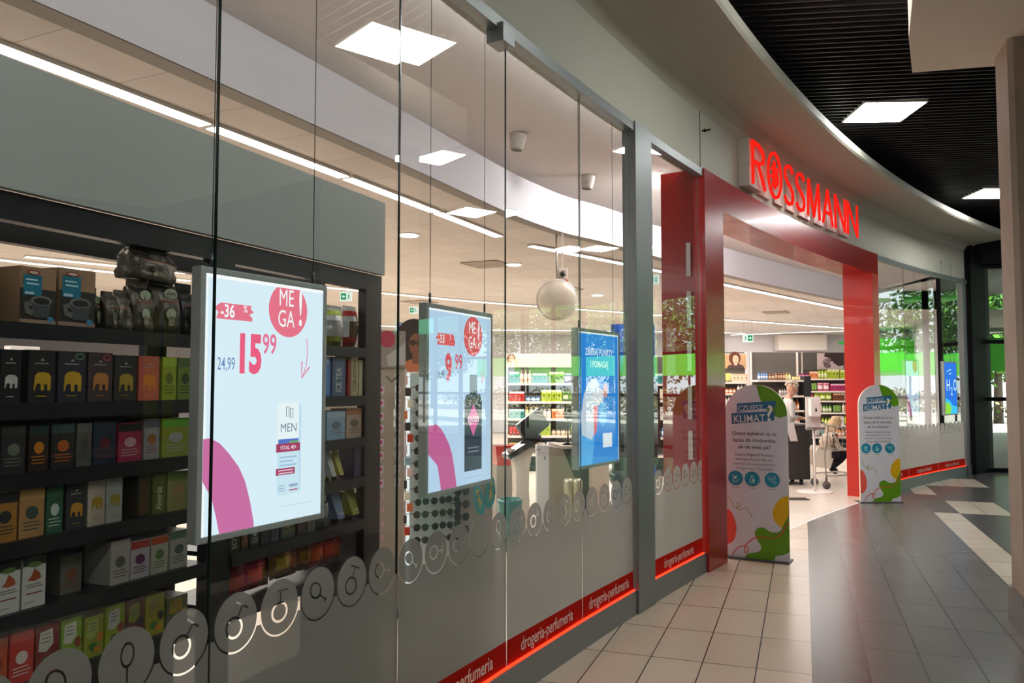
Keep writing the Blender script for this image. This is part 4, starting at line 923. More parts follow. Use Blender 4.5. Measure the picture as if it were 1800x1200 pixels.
row(1.54, [
    (-30, 3, 'tea', dk, (120, 110, 90), None, .165, 'tea_box', 'tea box', 'black tea box cut by the left picture edge below the coffee'),
    (6, 44, 'tea', (30, 28, 28), (196, 190, 184), None, .17, 'tea_box', 'tea box', 'black tea box with a pale grey elephant'),
    (55, 104, 'tea', (40, 36, 36), gold, None, .172, 'tea_box', 'tea box', 'charcoal tea box with large golden elephant next to the grey elephant box'),
    (107, 158, 'tea', (44, 42, 52), gold, None, .172, 'tea_box', 'tea box', 'blue-black tea box with golden elephant and green ring stamp', dict(txt='green')),
    (160, 204, 'tea', (66, 52, 52), (190, 120, 60), None, .172, 'tea_box', 'tea box', 'brownish tea box with copper elephant and red ring stamp', dict(txt='red')),
    (206, 247, 'tea', (50, 44, 42), (172, 140, 44), None, .166, 'tea_box', 'tea box', 'dark grey tea box with dull gold elephant beside the coral box'),
    (249, 286, 'tea', (196, 92, 72), (222, 130, 50), None, .166, 'tea_box', 'tea box', 'coral tea box with orange elephant'),
    (290, 316, 'carton', (150, 160, 40), (170, 190, 60), (90, 100, 40), .166, 'tea_box', 'tea box', 'yellow-green tea box between the coral box and the light box'),
    (318, 344, 'carton', (120, 140, 50), (90, 110, 60), (60, 70, 40), .166, 'tea_box', 'tea box', 'olive green tea box touching the large light box edge'),
], 'second', 'tea boxes under the coffee')
row(1.32, [
    (-26, 9, 'fruit', (40, 40, 36), (190, 180, 40), (150, 160, 40), .165, 'coffee_tin', 'carton', 'dark carton with yellow fruits at the left picture edge, third shelf'),
    (12, 56, 'carton', (54, 48, 50), (60, 56, 52), (110, 120, 96), .15, 'chocolate_box', 'carton', 'dull purple-black carton with small green window, third shelf'),
    (60, 96, 'carton', (52, 38, 34), (40, 60, 60), (200, 120, 30), .15, 'chocolate_box', 'carton', 'dark carton with an orange picture and green label, third shelf'),
    (99, 141, 'carton', (46, 40, 38), (60, 80, 82), (190, 90, 36), .15, 'chocolate_box', 'carton', 'dark carton with teal label and orange dish, third shelf'),
    (143, 171, 'carton', (92, 86, 78), (104, 98, 92), (70, 64, 60), .148, 'tea_caddy', 'carton', 'slim grey caddy left of the navy carton'),
    (173, 213, 'carton', (46, 56, 74), (50, 62, 84), (120, 40, 50), .148, 'tea_caddy', 'carton', 'navy blue carton right of the grey caddy'),
    (216, 258, 'carton', (190, 50, 84), (36, 34, 36), (236, 190, 190), .14, 'tea_caddy', 'carton', 'crimson carton with black lid and rosy pattern'),
    (261, 289, 'carton', (176, 172, 176), (110, 110, 130), (190, 110, 50), .15, 'tea_caddy', 'carton', 'pale flowered carton with orange fruit beside the crimson one'),
    (292, 340, 'carton', (170, 176, 60), (120, 200, 60), (200, 200, 190), .15, 'tea_caddy', 'carton', 'lime and yellow carton against the light box, third shelf'),
], 'third', 'cartons on the third food shelf')
row(1.11, [
    (-34, -2, 'carton', (170, 110, 40), (60, 56, 60), (70, 64, 60), .15, 'coffee_box', 'carton', 'amber carton cut by the left picture edge, fourth shelf'),
    (1, 45, 'carton', (176, 120, 50), (60, 56, 60), (54, 50, 54), .155, 'coffee_box', 'carton', 'amber coffee carton with dark scalloped label'),
    (47, 92, 'carton', (186, 136, 84), (200, 160, 90), (70, 84, 76), .158, 'coffee_box', 'carton', 'kraft carton with pineapple picture right of the amber one'),
    (94, 124, 'carton', (52, 92, 66), (60, 104, 74), (200, 206, 200), .155, 'tea_box', 'carton', 'green carton with white barcode patch'),
    (128, 164, 'tea', (52, 54, 54), (190, 130, 40), None, .16, 'tea_box', 'carton', 'slate tea box with small orange elephant, fourth shelf'),
    (166, 197, 'tea', (208, 190, 170), (200, 160, 40), None, .19, 'tea_box', 'carton', 'cream tea box with golden elephant and brown crest'),
    (198, 227, 'tea', (196, 196, 188), (190, 170, 50), None, .19, 'tea_box', 'carton', 'white patterned tea box with golden leaf beside the cream one'),
    (252, 276, 'bar', (70, 60, 40), (90, 66, 40), (170, 60, 40), .152, 'tea_box', 'carton', 'dark brown carton with red flower left of the lettered green box'),
    (277, 302, 'bar', (110, 110, 50), (120, 120, 50), (230, 226, 190), .152, 'tea_box', 'carton', 'olive carton with upright white lettering', dict(txt='Alverde')),
    (304, 342, 'carton', (160, 156, 90), (120, 140, 70), (190, 150, 90), .152, 'tea_box', 'carton', 'mossy yellow carton against the light box, fourth shelf'),
], 'fourth', 'cartons on the fourth food shelf')
row(.887, [
    (-30, 9, 'white_fig', (1, 1, 1), None, None, .155, 'dried_fruit_box', 'carton', 'white carton cut by the left picture edge, fifth shelf'),
    (11, 54, 'white_fig', (1, 1, 1), None, None, .155, 'dried_fruit_box', 'carton', 'white carton with orange figs, left one of the pair'),
    (56, 98, 'white_fig', (1, 1, 1), None, None, .158, 'dried_fruit_box', 'carton', 'white carton with orange figs, right one beside the gap'),
    (138, 176, 'carton', (104, 96, 84), (80, 90, 60), (120, 60, 44), .13, 'syrup_box', 'carton', 'dusky carton with red berries right of the gap', dict(v=.06)),
    (208, 242, 'carton', (206, 196, 184), (210, 200, 188), (110, 110, 96), .155, 'syrup_box', 'carton', 'plain white carton turned to show its side', dict(d=.13)),
    (243, 276, 'carton', (204, 196, 200), (190, 60, 50), (110, 40, 90), .14, 'syrup_box', 'carton', 'white carton with red fruit top and purple foot'),
    (278, 308, 'carton', (200, 190, 174), (200, 84, 50), (90, 130, 70), .14, 'syrup_box', 'carton', 'white carton with orange-red top stripe and leaves'),
    (311, 342, 'carton', (196, 192, 180), (96, 140, 100), (80, 110, 90), .145, 'syrup_box', 'carton', 'white carton with green top stripe and leaves'),
], 'fifth', 'cartons on the fifth food shelf')
row(.66, [
    (-40, -2, 'carton', (190, 80, 40), (200, 90, 50), (160, 60, 40), .17, 'snack_box', 'carton', 'orange carton cut by the left picture edge, bottom shelf'),
    (1, 36, 'carton', (196, 78, 40), (180, 70, 40), (150, 50, 40), .155, 'snack_box', 'carton', 'orange-red carton left of the bright red one'),
    (38, 81, 'carton', (200, 52, 46), (206, 60, 50), (220, 200, 190), .158, 'snack_box', 'carton', 'bright red carton with white stickers, bottom shelf'),
    (83, 124, 'fruit', (136, 44, 44), (206, 196, 180), (120, 30, 40), .155, 'snack_pouch', 'pouch', 'dark red pouch with torn white label'),
    (126, 163, 'fruit', (130, 160, 40), (206, 200, 180), (140, 60, 40), .155, 'snack_pouch', 'pouch', 'green pouch with white label right of the dark red one'),
    (166, 200, 'fruit', (150, 156, 44), (170, 180, 90), (214, 130, 40), .14, 'snack_pouch', 'pouch', 'yellow-green pouch with mango slice and white foot'),
    (202, 236, 'fruit', (150, 166, 30), (210, 206, 190), (150, 60, 40), .155, 'snack_pouch', 'pouch', 'lime pouch with white jagged label'),
    (238, 269, 'fruit', (110, 60, 50), (140, 150, 60), (60, 60, 64), .155, 'snack_pouch', 'pouch', 'maroon pouch with green leaves'),
    (271, 304, 'fruit', (156, 150, 30), (150, 130, 40), (40, 46, 50), .15, 'snack_pouch', 'pouch', 'mustard pouch with dark oval label'),
    (307, 344, 'fruit', (90, 96, 60), (170, 140, 40), (200, 150, 40), .12, 'snack_pouch', 'pouch', 'mossy pouch with orange shape beside the last disc'),
], 'sixth', 'packs on the lowest visible food shelf')
# right bay, seen past the large light box
R1g = 'snacks right of the large light box'
row(1.795, [
    (556, 584, 'bag', (190, 196, 200), (214, 218, 220), (120, 140, 60), .205, 'snack_bag', 'snack bag', 'white snack bag half hidden by the light box edge'),
    (586, 617, 'bag', (206, 206, 206), (190, 186, 180), (150, 160, 60), .215, 'snack_bag', 'snack bag', 'white snack bag with green top in the middle of the bay'),
    (619, 641, 'bag', (206, 206, 206), (110, 84, 60), (180, 40, 34), .225, 'snack_bag', 'snack bag', 'white snack bag with chocolate picture and red foot')], '', R1g)
row(1.54, [
    (560, 586, 'bar', (70, 108, 176), (90, 140, 200), (214, 220, 236), .20, 'drink_carton', 'carton', 'blue carton with red, white and blue round emblem', dict(txt='OE')),
    (588, 612, 'bar', (74, 92, 128), (86, 100, 132), (200, 200, 190), .20, 'drink_carton', 'carton', 'dull blue carton with small upright lettering', dict(txt='ICE TEA')),
    (616, 620, 'bar', (150, 24, 24), (160, 30, 30), (200, 60, 50), .19, 'chocolate_bar', 'chocolate bar', 'thin red bar left of the long cream bar'),
    (621, 634, 'bar', (196, 176, 128), (204, 186, 140), (110, 90, 50), .215, 'chocolate_bar', 'chocolate bar', 'long cream chocolate bar with upright lettering', dict(txt='TOBLERONE')),
    (635, 642, 'bar', (200, 186, 150), (206, 192, 160), (110, 90, 50), .19, 'chocolate_bar', 'chocolate bar', 'plain cream bar against the rack upright')], '', R1g)
row(1.32, [
    (560, 578, 'carton', (150, 170, 200), (140, 160, 190), (90, 110, 140), .14, 'snack_box', 'carton', 'grey-blue carton touching the light box, third shelf'),
    (580, 612, 'carton', (150, 180, 206), (180, 200, 216), (110, 116, 130), .145, 'snack_box', 'carton', 'light blue carton with grey lower half'),
    (614, 641, 'carton', (196, 164, 140), (196, 120, 84), (110, 90, 70), .155, 'snack_box', 'carton', 'beige carton with copper lid picture')], '', R1g)
row(1.11, [
    (560, 583, 'tube', (176, 186, 196), (120, 140, 160), (90, 104, 110), .17, 'sweet_tube', 'tube', 'pale blue tube half behind the light box'),
    (590, 600, 'tube', (206, 206, 200), (190, 180, 60), (150, 150, 60), .15, 'sweet_tube', 'tube', 'slim white tube left of the yellow tube'),
    (603, 613, 'tube', (200, 186, 60), (150, 130, 40), (90, 90, 60), .15, 'sweet_tube', 'tube', 'slim yellow tube in the middle of the fourth shelf'),
    (628, 641, 'bar', (60, 50, 78), (70, 58, 92), (120, 110, 140), .16, 'chocolate_bar', 'chocolate bar', 'dark purple bar against the rack upright')], '', R1g)
row(.887, [
    (412, 432, 'bar', (70, 76, 40), (50, 56, 36), (170, 176, 120), .14, 'snack_box', 'carton', 'dark green carton with upright lettering beside the middle upright', dict(txt='SOYSN')),
    (434, 447, 'carton', (84, 60, 44), (150, 90, 50), (190, 120, 90), .14, 'snack_box', 'carton', 'brown carton below the light box corner'),
    (449, 466, 'carton', (44, 44, 46), (60, 56, 50), (180, 176, 160), .13, 'snack_box', 'carton', 'black carton with a small white tag'),
    (468, 484, 'carton', (52, 50, 48), (70, 66, 60), (60, 60, 70), .13, 'snack_box', 'carton', 'black carton left of the grey-lilac one'),
    (486, 500, 'carton', (84, 84, 96), (100, 100, 112), (60, 60, 70), .13, 'snack_box', 'carton', 'grey-lilac carton under the light box'),
    (502, 528, 'carton', (62, 82, 62), (90, 116, 90), (150, 130, 70), .13, 'snack_box', 'carton', 'bottle green carton under the light box'),
    (531, 546, 'carton', (74, 54, 48), (90, 60, 50), (130, 80, 60), .13, 'snack_box', 'carton', 'red-brown carton under the light box'),
    (549, 563, 'carton', (110, 100, 84), (80, 76, 70), (60, 60, 60), .13, 'snack_box', 'carton', 'taupe carton left of the blister pack'),
    (600, 616, 'tube', (96, 120, 160), (200, 200, 196), (50, 54, 60), .16, 'sweet_tube', 'tube', 'blue tube with white label on the fifth shelf'),
    (625, 641, 'tube', (150, 156, 40), (210, 206, 180), (60, 60, 50), .17, 'sweet_tube', 'tube', 'olive yellow tube against the rack upright')], '', R1g)
t = tag(pack('jar', .13, .16, .1, (70, 74, 80), (110, 112, 112), (150, 150, 146))[0].build('blister_jar', [GLOSS], None, G.pt(G.u(568), .02, .888), G.a), 'round grey tub with pale rim standing under the light box corner', 'tub', R1g)
# heap of crisp bags on the lowest shelf of the right bay
heap = [(418, .035, 0, (150, 40, 60), 'crimson snack bag leaning on the middle upright'), (452, .02, .05, (206, 60, 96), 'bright pink snack bag in the heap'), (478, .05, .02, (196, 120, 50), 'orange snack bag in the heap beside the pink one'), (500, .03, .1, (150, 110, 40), 'mustard snack bag on top of the heap'),
        (522, .05, .03, (130, 50, 44), 'maroon snack bag in the middle of the heap'), (545, .02, .09, (120, 70, 36), 'brown snack bag topping the heap'), (566, .05, .04, (170, 60, 50), 'brick red snack bag in the heap'), (588, .03, .06, (176, 56, 60), 'red snack bag at the right of the heap'), (606, .05, .01, (206, 90, 84), 'salmon red snack bag nearest the end upright')]
for k, (px, v, dz, c, lb) in enumerate(heap):
    m_, _ = pack('bag', .15, .155, .08, c, (min(c[0] + 30, 230), int(c[1] * 1.4), int(c[2] * .8)), (int(c[0] * .8), int(c[1] * .7), int(c[2] * .7)), 'matt'); o = m_.build('crisp_bag', [FOIL], None, G.pt(G.u(px), v + .02 * (k % 3), .675 + dz * .25), G.a); o.rotation_euler = (0, .1 * ((k % 3) - 1), G.a); tag(o, lb, 'snack bag', 'heap of snack bags at the bottom of the rack')

# ------------------------------------------------------------------ white low cabinet seen under the rack
WC = mat('white_laminate', 0.4, color=rgb(226, 214, 204))
W0 = Line((-1.42, 6.45), G.a)
t = empty('louvre_cabinet', W0.pt(0), G.a, 'low white cabinet with slanted louvres behind the food rack', 'cabinet')
MB().box(-.42, 0, 0, .4, 0, .82).build('body', [WC], t)
MB().box(-.40, -.215, -.012, 0, .05, .80).build('door', [WC], t)
mb = MB(); mb.box(-.19, -.02, -.004, 0, .1, .62, rgb(60, 56, 52)); mb.build('recess', [PAINT], t)
mb = MB()
for k in range(9): z = .12 + k * .056; mb.add([(-.19, -.006, z), (-.02, -.006, z), (-.02, -.02, z + .034), (-.19, -.02, z + .034)], [(0, 1, 2, 3)], rgb(224, 210, 196)); mb.box(-.19, -.02, -.02, -.006, z + .03, z + .036, rgb(224, 210, 196))
mb.build('louvre', [PAINT], t)

# ------------------------------------------------------------------ prototypes of shelf goods
protos = {}
PAL = {'red': ((196, 48, 44), (238, 226, 220), (150, 30, 30)), 'white': ((232, 226, 220), (200, 190, 186), (150, 150, 150)), 'pink': ((232, 170, 180), (240, 226, 226), (206, 90, 130)), 'green': ((120, 160, 70), (220, 226, 190), (60, 100, 40)),
       'yellow': ((222, 206, 120), (240, 232, 190), (190, 150, 50)), 'blue': ((96, 140, 190), (214, 226, 240), (50, 80, 140)), 'orange': ((222, 140, 84), (240, 220, 196), (170, 80, 40)), 'teal': ((70, 150, 146), (206, 226, 220), (36, 90, 90)),
       'black': ((46, 42, 44), (110, 100, 90), (30, 30, 30)), 'amber': ((120, 60, 30), (206, 170, 130), (40, 30, 26)), 'cream': ((236, 218, 192), (214, 190, 160), (170, 140, 110)), 'magenta': ((180, 40, 100), (230, 190, 210), (90, 20, 60)), 'lime': ((176, 196, 50), (226, 230, 180), (100, 120, 30)), 'lilac': ((176, 160, 200), (226, 220, 236), (110, 90, 140))}
KN = {'carton': ('product_carton', 'carton', .085, .19, .07), 'bottle': ('product_bottle', 'bottle', .07, .22, .07), 'pump': ('pump_bottle', 'bottle', .07, .2, .07), 'jar': ('product_jar', 'jar', .08, .1, .08), 'tube': ('product_tube', 'tube', .06, .17, .04), 'bag': ('product_pouch', 'pouch', .13, .2, .06)}
def good(kind, col, loc, rz, label, group, sx=1.0, sz=1.0):
    k = (kind, col); nm, cat, w_, h_, d_ = KN[kind]
    if k not in protos:
        c = PAL[col]; m_, mt = pack(kind, w_, h_, d_, c[0], c[1], c[2], 'matt' if kind == 'bag' else None)
        if kind == 'bag': mt = [CARD]
        protos[k] = m_.mesh(nm, mt)
    o = D.objects.new(nm, protos[k]); COL.objects.link(o); o.location = loc; o.rotation_euler = (0, 0, rz); o.scale = (sx, 1, sz)
    return tag(o, label, cat, group)
SHW = mat('white_shelf', 0.45, color=rgb(226, 214, 204)); DKB = mat('grey_back_panel', 0.6, color=rgb(92, 86, 80)); 
ROWN = ['top', 'second', 'third', 'fourth', 'fifth', 'sixth', 'seventh']
def wallrack(line, u0, u1, levels, label, rackname, palette, top=2.0, header=None, seed=1, sc_=1.0, back=DKB, shelfm=SHW, depth=.38, kinds=('carton', 'carton', 'bottle', 'tube', 'pump', 'jar', 'bag'), posts=(), lip=.04, cap=None):
    rn = random.Random(seed); t = empty('shelf_rack', line.pt(u0), line.a, label, 'shelf rack'); L_ = u1 - u0
    MB().box(0, L_, depth, depth + .03, 0, top).build('back_panel', [back], t)
    MB().box(0, L_, .03, depth, 0, .12).build('plinth', [BK], t)
    for x in (0, L_ - .03) + tuple(posts): MB().box(x, x + .03, depth - .04, depth, 0, top).build('upright', [shelfm], t)
    if header: MB().box(0, L_, depth - .03, depth, header[0], header[1]).build('header_board', [header[2]], t)
    for li, z in enumerate(levels):
        MB().box(.03, L_ - .03, 0, depth, z - lip, z).build('shelf', [shelfm], t)
        gap = (levels[li - 1] - z - .05) if li else .32
        x = .05
        while x < L_ - .14:
            kind = rn.choice(kinds); col = rn.choice(palette); nm, cat, w_, h_, d_ = KN[kind]; w_ *= sc_; n = rn.choice((2, 3, 3, 4, 5)) if kind != 'bag' else rn.choice((2, 3))
            szz = min(sc_ * rn.uniform(.85, 1.15), gap / h_ * .96)
            for k in range(n):
                if x + w_ > L_ - .05: break
                good(kind, col, line.pt(u0 + x, rn.uniform(.02, .05), z + .001), line.a, f'{col} {cat} on the {ROWN[li]} shelf of the {rackname}', f'{col} {cat}s, {ROWN[li]} shelf, {rackname}', sc_, szz); x += w_ * 1.06
            x += rn.uniform(.0, .03)
            if rn.random() < .08: x += .12
    return t
P_R1 = ('cream', 'yellow', 'white', 'red', 'teal', 'lime', 'orange', 'blue', 'lilac', 'green')
HB = mat('pale_header_board', 0.6, color=rgb(214, 202, 188))
L1 = Line((-.40, 15.0), math.radians(1))
r1 = wallrack(L1, .30, 1.70, (1.63, 1.29, .975, .66, .32), 'tall white shelf rack of small packs left of the blue light box', 'white rack behind the self checkouts', P_R1, top=2.19, header=(1.93, 2.19, HB), seed=4, sc_=1.05)
L1b = Line((1.75, 15.0), math.radians(1)); 
r3 = wallrack(Line((2.25, 14.2), math.radians(3)), 0, 1.25, (1.62, 1.33, 1.02, .68, .36), 'white shelf rack seen between the grey post and the red portal flank', 'white rack beside the portal', ('blue', 'white', 'teal', 'green', 'red', 'cream', 'yellow'), top=2.1, seed=8, sc_=1.05)
r4 = wallrack(Line((4.28, 17.0), math.radians(2)), 0, .78, (1.66, 1.42, 1.13, .82, .52, .22), 'narrow white shelf rack behind the near standee', 'narrow rack behind the near standee', ('cream', 'red', 'pink', 'white', 'blue', 'orange', 'yellow'), top=2.3, header=(1.95, 2.27, HB), seed=11, sc_=.95)
r5 = wallrack(Line((5.02, 16.6), math.radians(3)), 0, 1.02, (1.70, 1.38, 1.08, .78, .45), 'black sided rack with large grey back panel behind the white haired shopper', 'black sided rack', ('amber', 'green', 'white', 'lilac', 'orange', 'yellow', 'blue', 'lime'), top=2.28, seed=21, sc_=.72, kinds=('bottle', 'bottle', 'carton', 'pump', 'jar'), shelfm=SHW)
MB().box(1.0, 1.13, -.02, .40, 0, 1.78, rgb(40, 40, 42)).build('end_panel', [PAINT], r5)
r6 = wallrack(Line((7.15, 20.9), math.radians(2)), 0, 1.85, (1.76, 1.44, 1.19, .88, .56, .26), 'wide white shelf rack along the far wall behind the crouching shopper', 'wide rack at the far wall', ('pink', 'orange', 'magenta', 'lime', 'green', 'white', 'cream', 'teal', 'amber'), top=2.45, header=(1.98, 2.45, DKB), seed=31, sc_=1.12, posts=(.48,))
# long white rack behind the food rack, glimpsed through its gaps
r0 = wallrack(Line((-3.4, 6.2), G.a), -3.2, -.1, (1.60, 1.28, .96), 'white shelf rack glimpsed through the gaps of the food rack', 'rack behind the food rack', ('white', 'red', 'pink', 'cream', 'orange', 'blue'), top=1.72, seed=41, sc_=1.3, kinds=('carton', 'bag', 'carton'))

# posters on the racks
def portrait(mb, x0, x1, z0, z1, y, bgc, hairc, skinc, topc, hx=.5, hz=.62, r=.22, glasses=False, afro=1.35):
    w_, h_ = x1 - x0, z1 - z0; X = lambda a: x0 + a * w_; Z = lambda b: z0 + b * h_; rr = r * min(w_, h_)
    mb.rect(x0, x1, z0, z1, y, bgc); cx, cz = X(hx), Z(hz)
    mb.disc(cx - rr * .15, cz + rr * .25, rr * afro, rr * afro * 1.1, y - .001, hairc); mb.poly([(cx - rr * 1.7, z0), (cx - rr * 1.5, z0 + rr * .5), (cx - rr * .4, z0 + rr * .95), (cx + rr * .5, z0 + rr * .95), (cx + rr * 1.5, z0 + rr * .5), (cx + rr * 1.7, z0)], y - .002, topc)
    mb.poly([(cx - rr * .32, z0 + rr * .6), (cx + rr * .32, z0 + rr * .6), (cx + rr * .3, cz - rr * .5), (cx - rr * .3, cz - rr * .5)], y - .0025, skinc); mb.disc(cx, cz, rr * .6, rr * .85, y - .003, skinc)
    dkk = rgb(60, 36, 34)
    if glasses:
        for q in (-.28, .3): mb.disc(cx + q * rr, cz + .12 * rr, rr * .26, rr * .22, y - .004, dkk)
        mb.stroke([(cx - rr * .6, cz + .2 * rr), (cx + rr * .6, cz + .2 * rr)], rr * .07, y - .0045, dkk)
    else:
        for q in (-.24, .24): mb.disc(cx + q * rr, cz + .1 * rr, rr * .09, rr * .06, y - .004, dkk)
    mb.stroke([(cx - rr * .2, cz - rr * .42), (cx, cz - rr * .47), (cx + rr * .2, cz - rr * .42)], rr * .1, y - .004, rgb(170, 70, 70))
def poster(line, u0, u1, z0, z1, v, label, fn, name='wall_poster'):
    t = empty(name, line.pt(u0, v, z0), line.a, label, 'poster'); MB().box(0, u1 - u0, 0, .015, 0, z1 - z0, rgb(225, 222, 216)).build('board', [PAINT], t)
    mb = MB(); fn(mb, u1 - u0, z1 - z0); mb.build('print', [CARD], t); return t
poster(L1, .30, .50, 1.93, 2.18, .335, 'small portrait poster of a brown haired woman above the white rack', lambda m, w_, h_: portrait(m, 0, w_, 0, h_, -.002, rgb(196, 180, 160), rgb(120, 80, 54), rgb(214, 170, 140), rgb(220, 190, 170), afro=1.0, r=.4))
L4 = Line((4.28, 17.0), math.radians(2))
poster(L4, .26, .76, 1.95, 2.26, .335, 'portrait poster of a smiling long haired woman above the narrow rack', lambda m, w_, h_: portrait(m, 0, w_, 0, h_, -.002, rgb(190, 150, 110), rgb(96, 56, 40), rgb(222, 176, 146), rgb(80, 60, 60), hx=.55, afro=1.15, r=.36))
def hairart(m, w_, h_):
    m.rect(0, w_, 0, h_, -.002, rgb(206, 186, 186)); hc = rgb(50, 34, 36)
    m.poly([(w_, h_), (w_ * .3, h_), (w_ * .25, h_ * .8), (w_ * .5, h_ * .7), (w_ * .62, h_ * .4), (w_ * .8, h_ * .2), (w_, h_ * .25)], -.003, hc)
    for k in range(4): m.stroke([(w_ * .6, h_ * (.75 - .05 * k)), (w_ * .32, h_ * (.62 - .1 * k)), (w_ * (.2 + .02 * k), h_ * (.5 - .1 * k)), (w_ * .35, h_ * (.32 - .07 * k)), (w_ * .5, h_ * (.34 - .06 * k))], .02, -.004, hc)
L6 = Line((7.15, 20.9), math.radians(2))
poster(L6, .9, 1.6, 2.0, 2.43, .335, 'poster of flowing dark hair above the far wall rack', hairart)
# white bulkhead box and dividing post at the back
st(MB().box(8.9, 10.5, 26.9, 27.35, 2.75, 3.28).build('wall_bulkhead', [SHW]))

# ------------------------------------------------------------------ accessory and sunglasses displays
LP1 = Line((-.745, 5.75), math.atan2(.53, .85))
t = empty('accessory_stand', LP1.pt(-.62), LP1.a, 'tall beige pegboard stand of hair accessories beside the food rack end', 'display stand')
BEI = mat('beige_pegboard', 0.6, color=rgb(196, 178, 162))
MB().box(0, .60, 0, .03, .05, 1.98).build('board', [BEI], t); MB().box(-.01, .61, -.10, .13, 0, .05, rgb(90, 86, 84)).build('base', [PAINT], t)
mb = MB(); mb.box(.30, .60, -.012, 0, 1.72, 1.98, rgb(176, 160, 150)); mb.disc(.46, 1.92, .06, .06, -.013, rgb(206, 70, 96)); mb.poly([(.45, 1.80), (.60, 1.90), (.60, 1.74), (.47, 1.73)], -.0135, rgb(214, 204, 198)); mb.stroke([(.46, 1.66), (.5, 1.62), (.56, 1.67)], .012, -.001, rgb(96, 84, 80)); mb.build('header_print', [CARD], t)
zt = [1.565, 1.475, 1.385, 1.30, 1.205, 1.115, 1.02, .925]
for c_, cx in enumerate((.40, .525)):
    for k, z in enumerate(zt):
        a = empty('hair_clip_card', LP1.pt(-.62 + cx, -.02, z), LP1.a, f'white card with pink dot, {ROWN[k] if k < 7 else "eighth"} from the top in the {"left" if c_ == 0 else "right"} pegboard column', 'accessory card', 'pink dotted cards on the pegboard')
        MB().poly([(-.02, -.03), (.022, -.03), (.026, .02), (-.016, .03)], -.03, rgb(232, 220, 222)).poly([(-.016, .03), (.026, .02), (.022, -.03), (-.02, -.03)][::1], -.0296, rgb(220, 210, 212)).build('card', [CARD], a)
        MB().disc(.002, 0, .012, .014, -.0312, rgb(226, 60, 150), n=14).build('dot', [CARD], a)
        MB().tube([(.0, .018, .036), (0, -.045, .034)], .0025, 5, rgb(50, 46, 46)).build('hook', [METAL], a)
for k, z in enumerate((.83, .735, .64, .55)):
    a = empty('bow_clip', LP1.pt(-.62 + .40, -.02, z), LP1.a, f'pale pink fabric bow, {ROWN[k]} below the dotted cards', 'bow', 'pink bows on the pegboard')
    MB().poly([(-.035, .03), (0, .006), (.035, .03), (.035, -.02), (0, .0), (-.035, -.02)], -.02, rgb(226, 190, 196)).box(-.006, .006, -.024, -.018, -.006, .01, rgb(206, 120, 140)).build('bow', [CLOTH], a)
    MB().tube([(.0, .018, .036), (0, -.03, .034)], .0025, 5, rgb(50, 46, 46)).build('hook', [METAL], a)

LS = Line((-.80, 6.25), math.atan2(.53, .85))
u_end = LS.u(806)
t = empty('sunglasses_stand', LS.pt(0), LS.a, 'tall white lit board holding rows of sunglasses behind the second light box', 'display stand')
WB = mat('white_board', 0.35, color=rgb(206, 220, 216))
MB().box(0, u_end, 0, .04, .1, 1.69).build('board', [WB], t); MB().box(-.02, u_end, -.08, .2, 0, .1, rgb(210, 210, 206)).build('base', [PAINT], t)
MB().box(-.012, 0, -.03, .04, .1, 1.69).build('edge_light', [emis('edge_light', .7, (.95, 1, 1, 1))], t)
mb = MB(); mb.box(-.10, u_end - .05, .0, .02, 1.70, 2.08, rgb(160, 190, 220)); t2 = t
mb.build('header_board', [PAINT], t)
mb = MB(); portrait(mb, -.10, u_end - .05, 1.70, 2.08, -.002, rgb(160, 188, 222), rgb(50, 44, 40), rgb(150, 96, 70), rgb(224, 130, 90), hx=.33, hz=.56, r=.27, glasses=True, afro=1.55); mb.build('header_portrait', [CARD], t)
def sunglasses_proto():
    r = empty('sunglasses', (0, 0, 0)); fr = MB(); fc = rgb(30, 28, 30)
    for sx_ in (-1, 1):
        for k in range(14):
            a0, a1 = k * 2 * math.pi / 14, (k + 1) * 2 * math.pi / 14
            fr.tube([(sx_ * .034 + .028 * math.cos(a0), -.05, .022 * math.sin(a0)), (sx_ * .034 + .028 * math.cos(a1), -.05, .022 * math.sin(a1))], .003, 5, fc)
        fr.tube([(sx_ * .062, -.05, .006), (sx_ * .068, 0.0, .006), (sx_ * .066, .01, -.006)], .003, 5, fc)
    fr.tube([(-.008, -.05, .006), (0, -.052, .009), (.008, -.05, .006)], .0025, 5, fc); fr.build('frame', [GLOSS], r)
    for sx_ in (-1, 1): MB().disc(sx_ * .034, 0, .0275, .0215, -.0505, rgb(24, 30, 32), n=18).disc(sx_ * .034, 0, .0275, .0215, -.0495, rgb(24, 30, 32), n=18).build('lens', [GLOSS], r)
    return r
sgp = sunglasses_proto(); first = True; ords = ['top', 'second', 'third', 'fourth', 'fifth', 'sixth', 'seventh', 'eighth', 'ninth', 'tenth', 'eleventh', 'twelfth', 'thirteenth']
rn5 = random.Random(5)
cols_u = [LS.u(735), LS.u(765), LS.u(790)]
for ci, uu in enumerate(cols_u):
    for k in range(13):
        z = 1.575 - k * .0965; lb = f'dark sunglasses in the {ords[k]} row, {["left", "middle", "right"][ci]} column of the white board'
        if ci and k < 6 and ci == 2: continue
        o = sgp if first else dup(sgp); first = False
        o.location = LS.pt(uu, -.03, z); o.rotation_euler = (0, rn5.uniform(-.06, .06), LS.a + rn5.uniform(-.1, .1)); tag(o, lb, 'sunglasses', 'sunglasses on the white board')
        o.scale = (.98, .9, 1.15)
